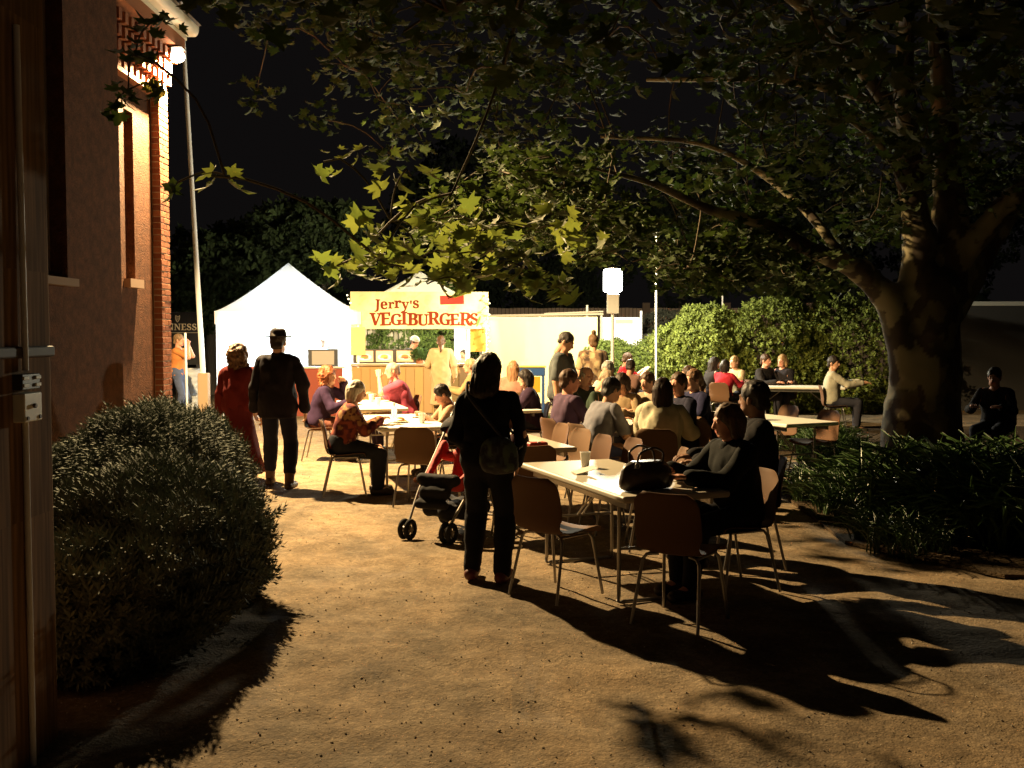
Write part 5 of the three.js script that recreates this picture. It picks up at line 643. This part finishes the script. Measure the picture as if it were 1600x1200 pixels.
person({ label: 'balding man in a pink shirt resting his chin on his hand', x: -1.62, d: 15.4, face: -1.2, h: 1.76, sit: true, lean: 0.34, nod: 0.12, fat: 0.03, skin: 'fair', hair: ['fringe', [0.42, 0.36, 0.28]], top: { c: [0.42, 0.075, 0.12], sleeve: 0.75, e: 0.022 }, bottom: { c: [0.05, 0.03, 0.05] }, handL: [0.05, 1.06, 0.36], handR: [0.10, 0.80, 0.40], chairLabel: 'tan chair under the man in pink' });
person({ label: 'dark-haired child in a beige top at the white table', x: -0.70, d: 12.0, face: -1.25, h: 1.40, sit: true, lean: 0.30, nod: 0.45, head: 1.12, skin: 'ruddy', hair: ['short', darkHair], top: { c: [0.42, 0.26, 0.16], sleeve: 0.8 }, handL: [0.1, 0.97, 0.4], handR: [0.1, 0.97, 0.4], footL: [0.12, 0.2, 0.36], footR: [0.12, 0.2, 0.36], chairLabel: 'tan chair under the child' });
person({ label: 'person with pale hair seen behind the standing woman, near the burger counter', x: -0.68, d: 17.4, face: -1.6, h: 1.70, sit: true, hair: ['short', [0.42, 0.30, 0.17]], skin: 'ruddy', top: { c: [0.35, 0.22, 0.10] }, chairLabel: 'chair under the pale-haired person near the burger counter' });
person({ label: 'long fair-haired person in a pinkish top sitting with back turned', x: 0.02, d: 16.4, face: 3.0, h: 1.68, sit: true, hair: ['long', [0.34, 0.17, 0.08]], top: { c: [0.34, 0.17, 0.12], e: 0.022 }, chairLabel: 'chair under the long fair-haired person' });
person({ label: 'dark-haired person in black sitting at the white table behind the hat', x: 0.25, d: 13.9, face: -1.5, h: 1.6, sit: true, nod: 0.2, lean: 0.2, hair: ['bob', darkHair], top: { c: [0.03, 0.015, 0.03], e: 0.022 }, chairLabel: 'chair under the dark-haired person in black' });
// crowded table
person({ label: 'brown-haired man in a plum T-shirt with his back turned at the crowded table', x: 0.60, d: 11.45, face: 2.0, h: 1.76, sit: true, lean: 0.14, look: -0.3, skin: 'ruddy', hair: ['short', [0.07, 0.032, 0.015]], top: { c: [0.075, 0.045, 0.075], sleeve: 0.8, e: 0.022 }, chairLabel: 'tan chair under the man in plum' });
person({ label: 'dark-haired man in a grey-blue shirt leaning over the crowded table', x: 0.86, d: 10.75, face: 2.05, h: 1.72, sit: true, lean: 0.42, nod: 0.2, skin: 'tan', hair: ['short', [0.015, 0.010, 0.009]], top: { c: [0.17, 0.17, 0.20], sleeve: 0.8, e: 0.024 }, bottom: { c: [0.05, 0.06, 0.14] }, chairLabel: 'tan chair under the man in grey-blue' });
person({ label: 'white-haired man at the far end of the crowded table', x: 0.92, d: 13.55, face: 0.6, h: 1.70, sit: true, nod: 0.35, lean: 0.2, hair: ['fringe', [0.5, 0.45, 0.36]], top: { c: [0.05, 0.06, 0.05] }, chairLabel: 'chair under the white-haired man' });
person({ label: 'bald man in dark green bending over the crowded table', x: 1.05, d: 12.95, face: 0.9, h: 1.70, sit: true, nod: 0.55, lean: 0.30, hair: ['cropped', [0.30, 0.22, 0.14]], top: { c: [0.03, 0.045, 0.03] }, chairLabel: 'chair under the bald man in green' });
person({ label: 'grey-haired person in white behind the bald man', x: 1.42, d: 15.2, face: -0.6, h: 1.74, sit: true, nod: 0.2, skin: 'ruddy', hair: ['short', greyHair], top: { c: [0.5, 0.46, 0.42] }, chairLabel: 'chair under the grey-haired person in white' });
person({ label: 'person with dark fringe in an olive top facing us at the crowded table', x: 1.40, d: 12.75, face: -0.6, h: 1.62, sit: true, nod: 0.45, lean: 0.25, skin: 'tan', hair: ['bob', [0.035, 0.02, 0.012]], top: { c: [0.24, 0.17, 0.09] }, chairLabel: 'chair under the person in olive' });
person({ label: 'person in a tan jacket beside the one in olive', x: 1.72, d: 12.9, face: -0.9, h: 1.60, sit: true, nod: 0.2, lean: 0.15, hair: ['short', brownHair], top: { c: [0.26, 0.20, 0.13] }, chairLabel: 'chair under the person in the tan jacket' });
person({ label: 'long brown-haired woman in a cream jumper with her back turned', x: 1.48, d: 10.25, face: 2.75, h: 1.68, sit: true, lean: 0.16, look: 0.2, hair: ['long', [0.035, 0.016, 0.011]], top: { name: 'jumper', c: [0.52, 0.47, 0.33], e: 0.034, noise: 0.010 }, chairLabel: 'chair under the woman in the cream jumper' });
person({ label: 'brown-haired man in navy turned towards the cream jumper', x: 1.84, d: 11.35, face: -1.0, h: 1.70, sit: true, look: 0.2, skin: 'ruddy', hair: ['short', brownHair], top: { c: [0.022, 0.022, 0.04], e: 0.022 }, chairLabel: 'chair under the man in navy' });
person({ label: 'fair-haired person in dark blue behind the man in navy', x: 2.14, d: 12.1, face: -1.1, h: 1.72, sit: true, skin: 'fair', hair: ['ponytail', [0.16, 0.085, 0.04]], top: { c: [0.02, 0.02, 0.05], e: 0.022 }, chairLabel: 'chair under the fair-haired person in dark blue' });
person({ label: 'brown-haired person in shadow behind the fair-haired one', x: 2.34, d: 13.6, face: -1.4, h: 1.70, sit: true, hair: ['short', brownHair], top: { c: [0.05, 0.035, 0.03] }, chairLabel: 'chair under the person behind the fair-haired one' });
// tables by the hedge
person({ label: 'man in a red shirt reading at the table by the low hedge', x: 2.28, d: 21.2, face: 1.7, h: 1.76, sit: true, lean: 0.2, nod: 0.2, hair: ['short', [0.10, 0.06, 0.04]], top: { c: [0.38, 0.02, 0.03], sleeve: 0.8, e: 0.022 }, handL: [0.1, 0.95, 0.42], handR: [0.1, 0.95, 0.42], chairLabel: 'chair under the man in red' });
person({ label: 'dark-haired person with back turned below the man in red', x: 2.08, d: 18.3, face: 2.6, h: 1.62, sit: true, nod: 0.2, skin: 'tan', hair: ['short', darkHair], top: { c: [0.18, 0.1, 0.08] }, chairLabel: 'chair under the dark-haired person below the man in red' });
person({ label: 'long dark-haired woman in black by the tall hedge', x: 3.86, d: 20.3, face: 1.9, h: 1.66, sit: true, lean: 0.3, hair: ['long', darkHair], top: { c: [0.02, 0.017, 0.017] }, chairLabel: 'chair under the long dark-haired woman by the hedge' });
person({ label: 'dark-haired child in a red top by the tall hedge', x: 4.02, d: 19.6, face: 2.4, h: 1.55, sit: true, lean: 0.12, hair: ['bob', darkHair], top: { c: [0.40, 0.025, 0.04] }, chairLabel: 'chair under the child in red' });
person({ label: 'fair-haired person in beige by the tall hedge', x: 4.42, d: 20.5, face: -0.9, h: 1.66, sit: true, lean: 0.16, hair: ['short', fairHair], top: { c: [0.42, 0.33, 0.18] }, chairLabel: 'chair under the fair-haired person in beige' });
person({ label: 'dark-jacketed man with a red front by the tall hedge', x: 4.92, d: 20.2, face: 0.7, h: 1.74, sit: true, skin: 'ruddy', hair: ['short', brownHair], top: { name: 'jacket', c: [0.025, 0.022, 0.022], e: 0.024 }, chairLabel: 'chair under the dark-jacketed man by the hedge' });
person({ label: 'fair-haired person in black beside the dark-jacketed man', x: 5.30, d: 20.3, face: -0.8, h: 1.72, sit: true, skin: 'ruddy', hair: ['bob', fairHair], top: { c: [0.018, 0.016, 0.02] }, chairLabel: 'chair under the fair-haired person in black' });
person({ label: 'man in a pale shirt sitting alone near the plane tree', x: 5.72, d: 18.4, face: 1.35, h: 1.74, sit: true, lean: 0.05, look: -0.6, skin: 'tan', hair: ['short', darkHair], top: { c: [0.36, 0.34, 0.26], sleeve: 1.9, e: 0.022 }, handL: [0.2, 0.85, 0.45], handR: [0.2, 0.85, 0.45], chairLabel: 'chair under the man in the pale shirt' });
person({ label: 'shadowed person sitting in the dark beyond the tree trunk', x: 6.35, d: 13.6, face: -0.7, h: 1.68, sit: true, lean: 0.2, nod: 0.2, skin: 'ruddy', hair: ['short', darkHair], top: { c: [0.02, 0.017, 0.017] }, chairLabel: 'chair under the shadowed person beyond the trunk' });
// couple in black at the near table
person({ label: 'woman in black turning to her left at the handbag table', x: 1.50, d: 7.0, face: -1.15, h: 1.62, sit: true, lean: 0.16, look: -0.30, nod: 0.12, skin: 'ruddy', hair: ['bob', [0.10, 0.055, 0.028]], top: { name: 'jacket', c: [0.008, 0.009, 0.009], e: 0.026, collar: 0.02 }, bottom: { c: [0.012, 0.012, 0.016], e: 0.018 }, handL: [0.14, 0.85, 0.46], handR: [0.12, 0.87, 0.44], footL: [0.13, 0.085, 0.44], footR: [0.05, 0.085, 0.42], chairLabel: 'chair under the woman in black at the handbag table' });
person({ label: 'dark-haired man in a black coat sitting behind the woman in black', x: 1.78, d: 7.75, face: -1.6, h: 1.84, sit: true, lean: 0.02, skin: 'brown', look: -0.7, hair: ['short', [0.022, 0.014, 0.011]], top: { name: 'coat', c: [0.011, 0.010, 0.012], e: 0.032, collar: 0.03 }, bottom: { c: [0.012, 0.012, 0.015] }, chairLabel: 'chair under the man in the black coat' });

scene.traverse(o => { if (o.isMesh) { o.castShadow = true; o.receiveShadow = true; } });
console.log('people', folk);
renderer.render(scene, camera);
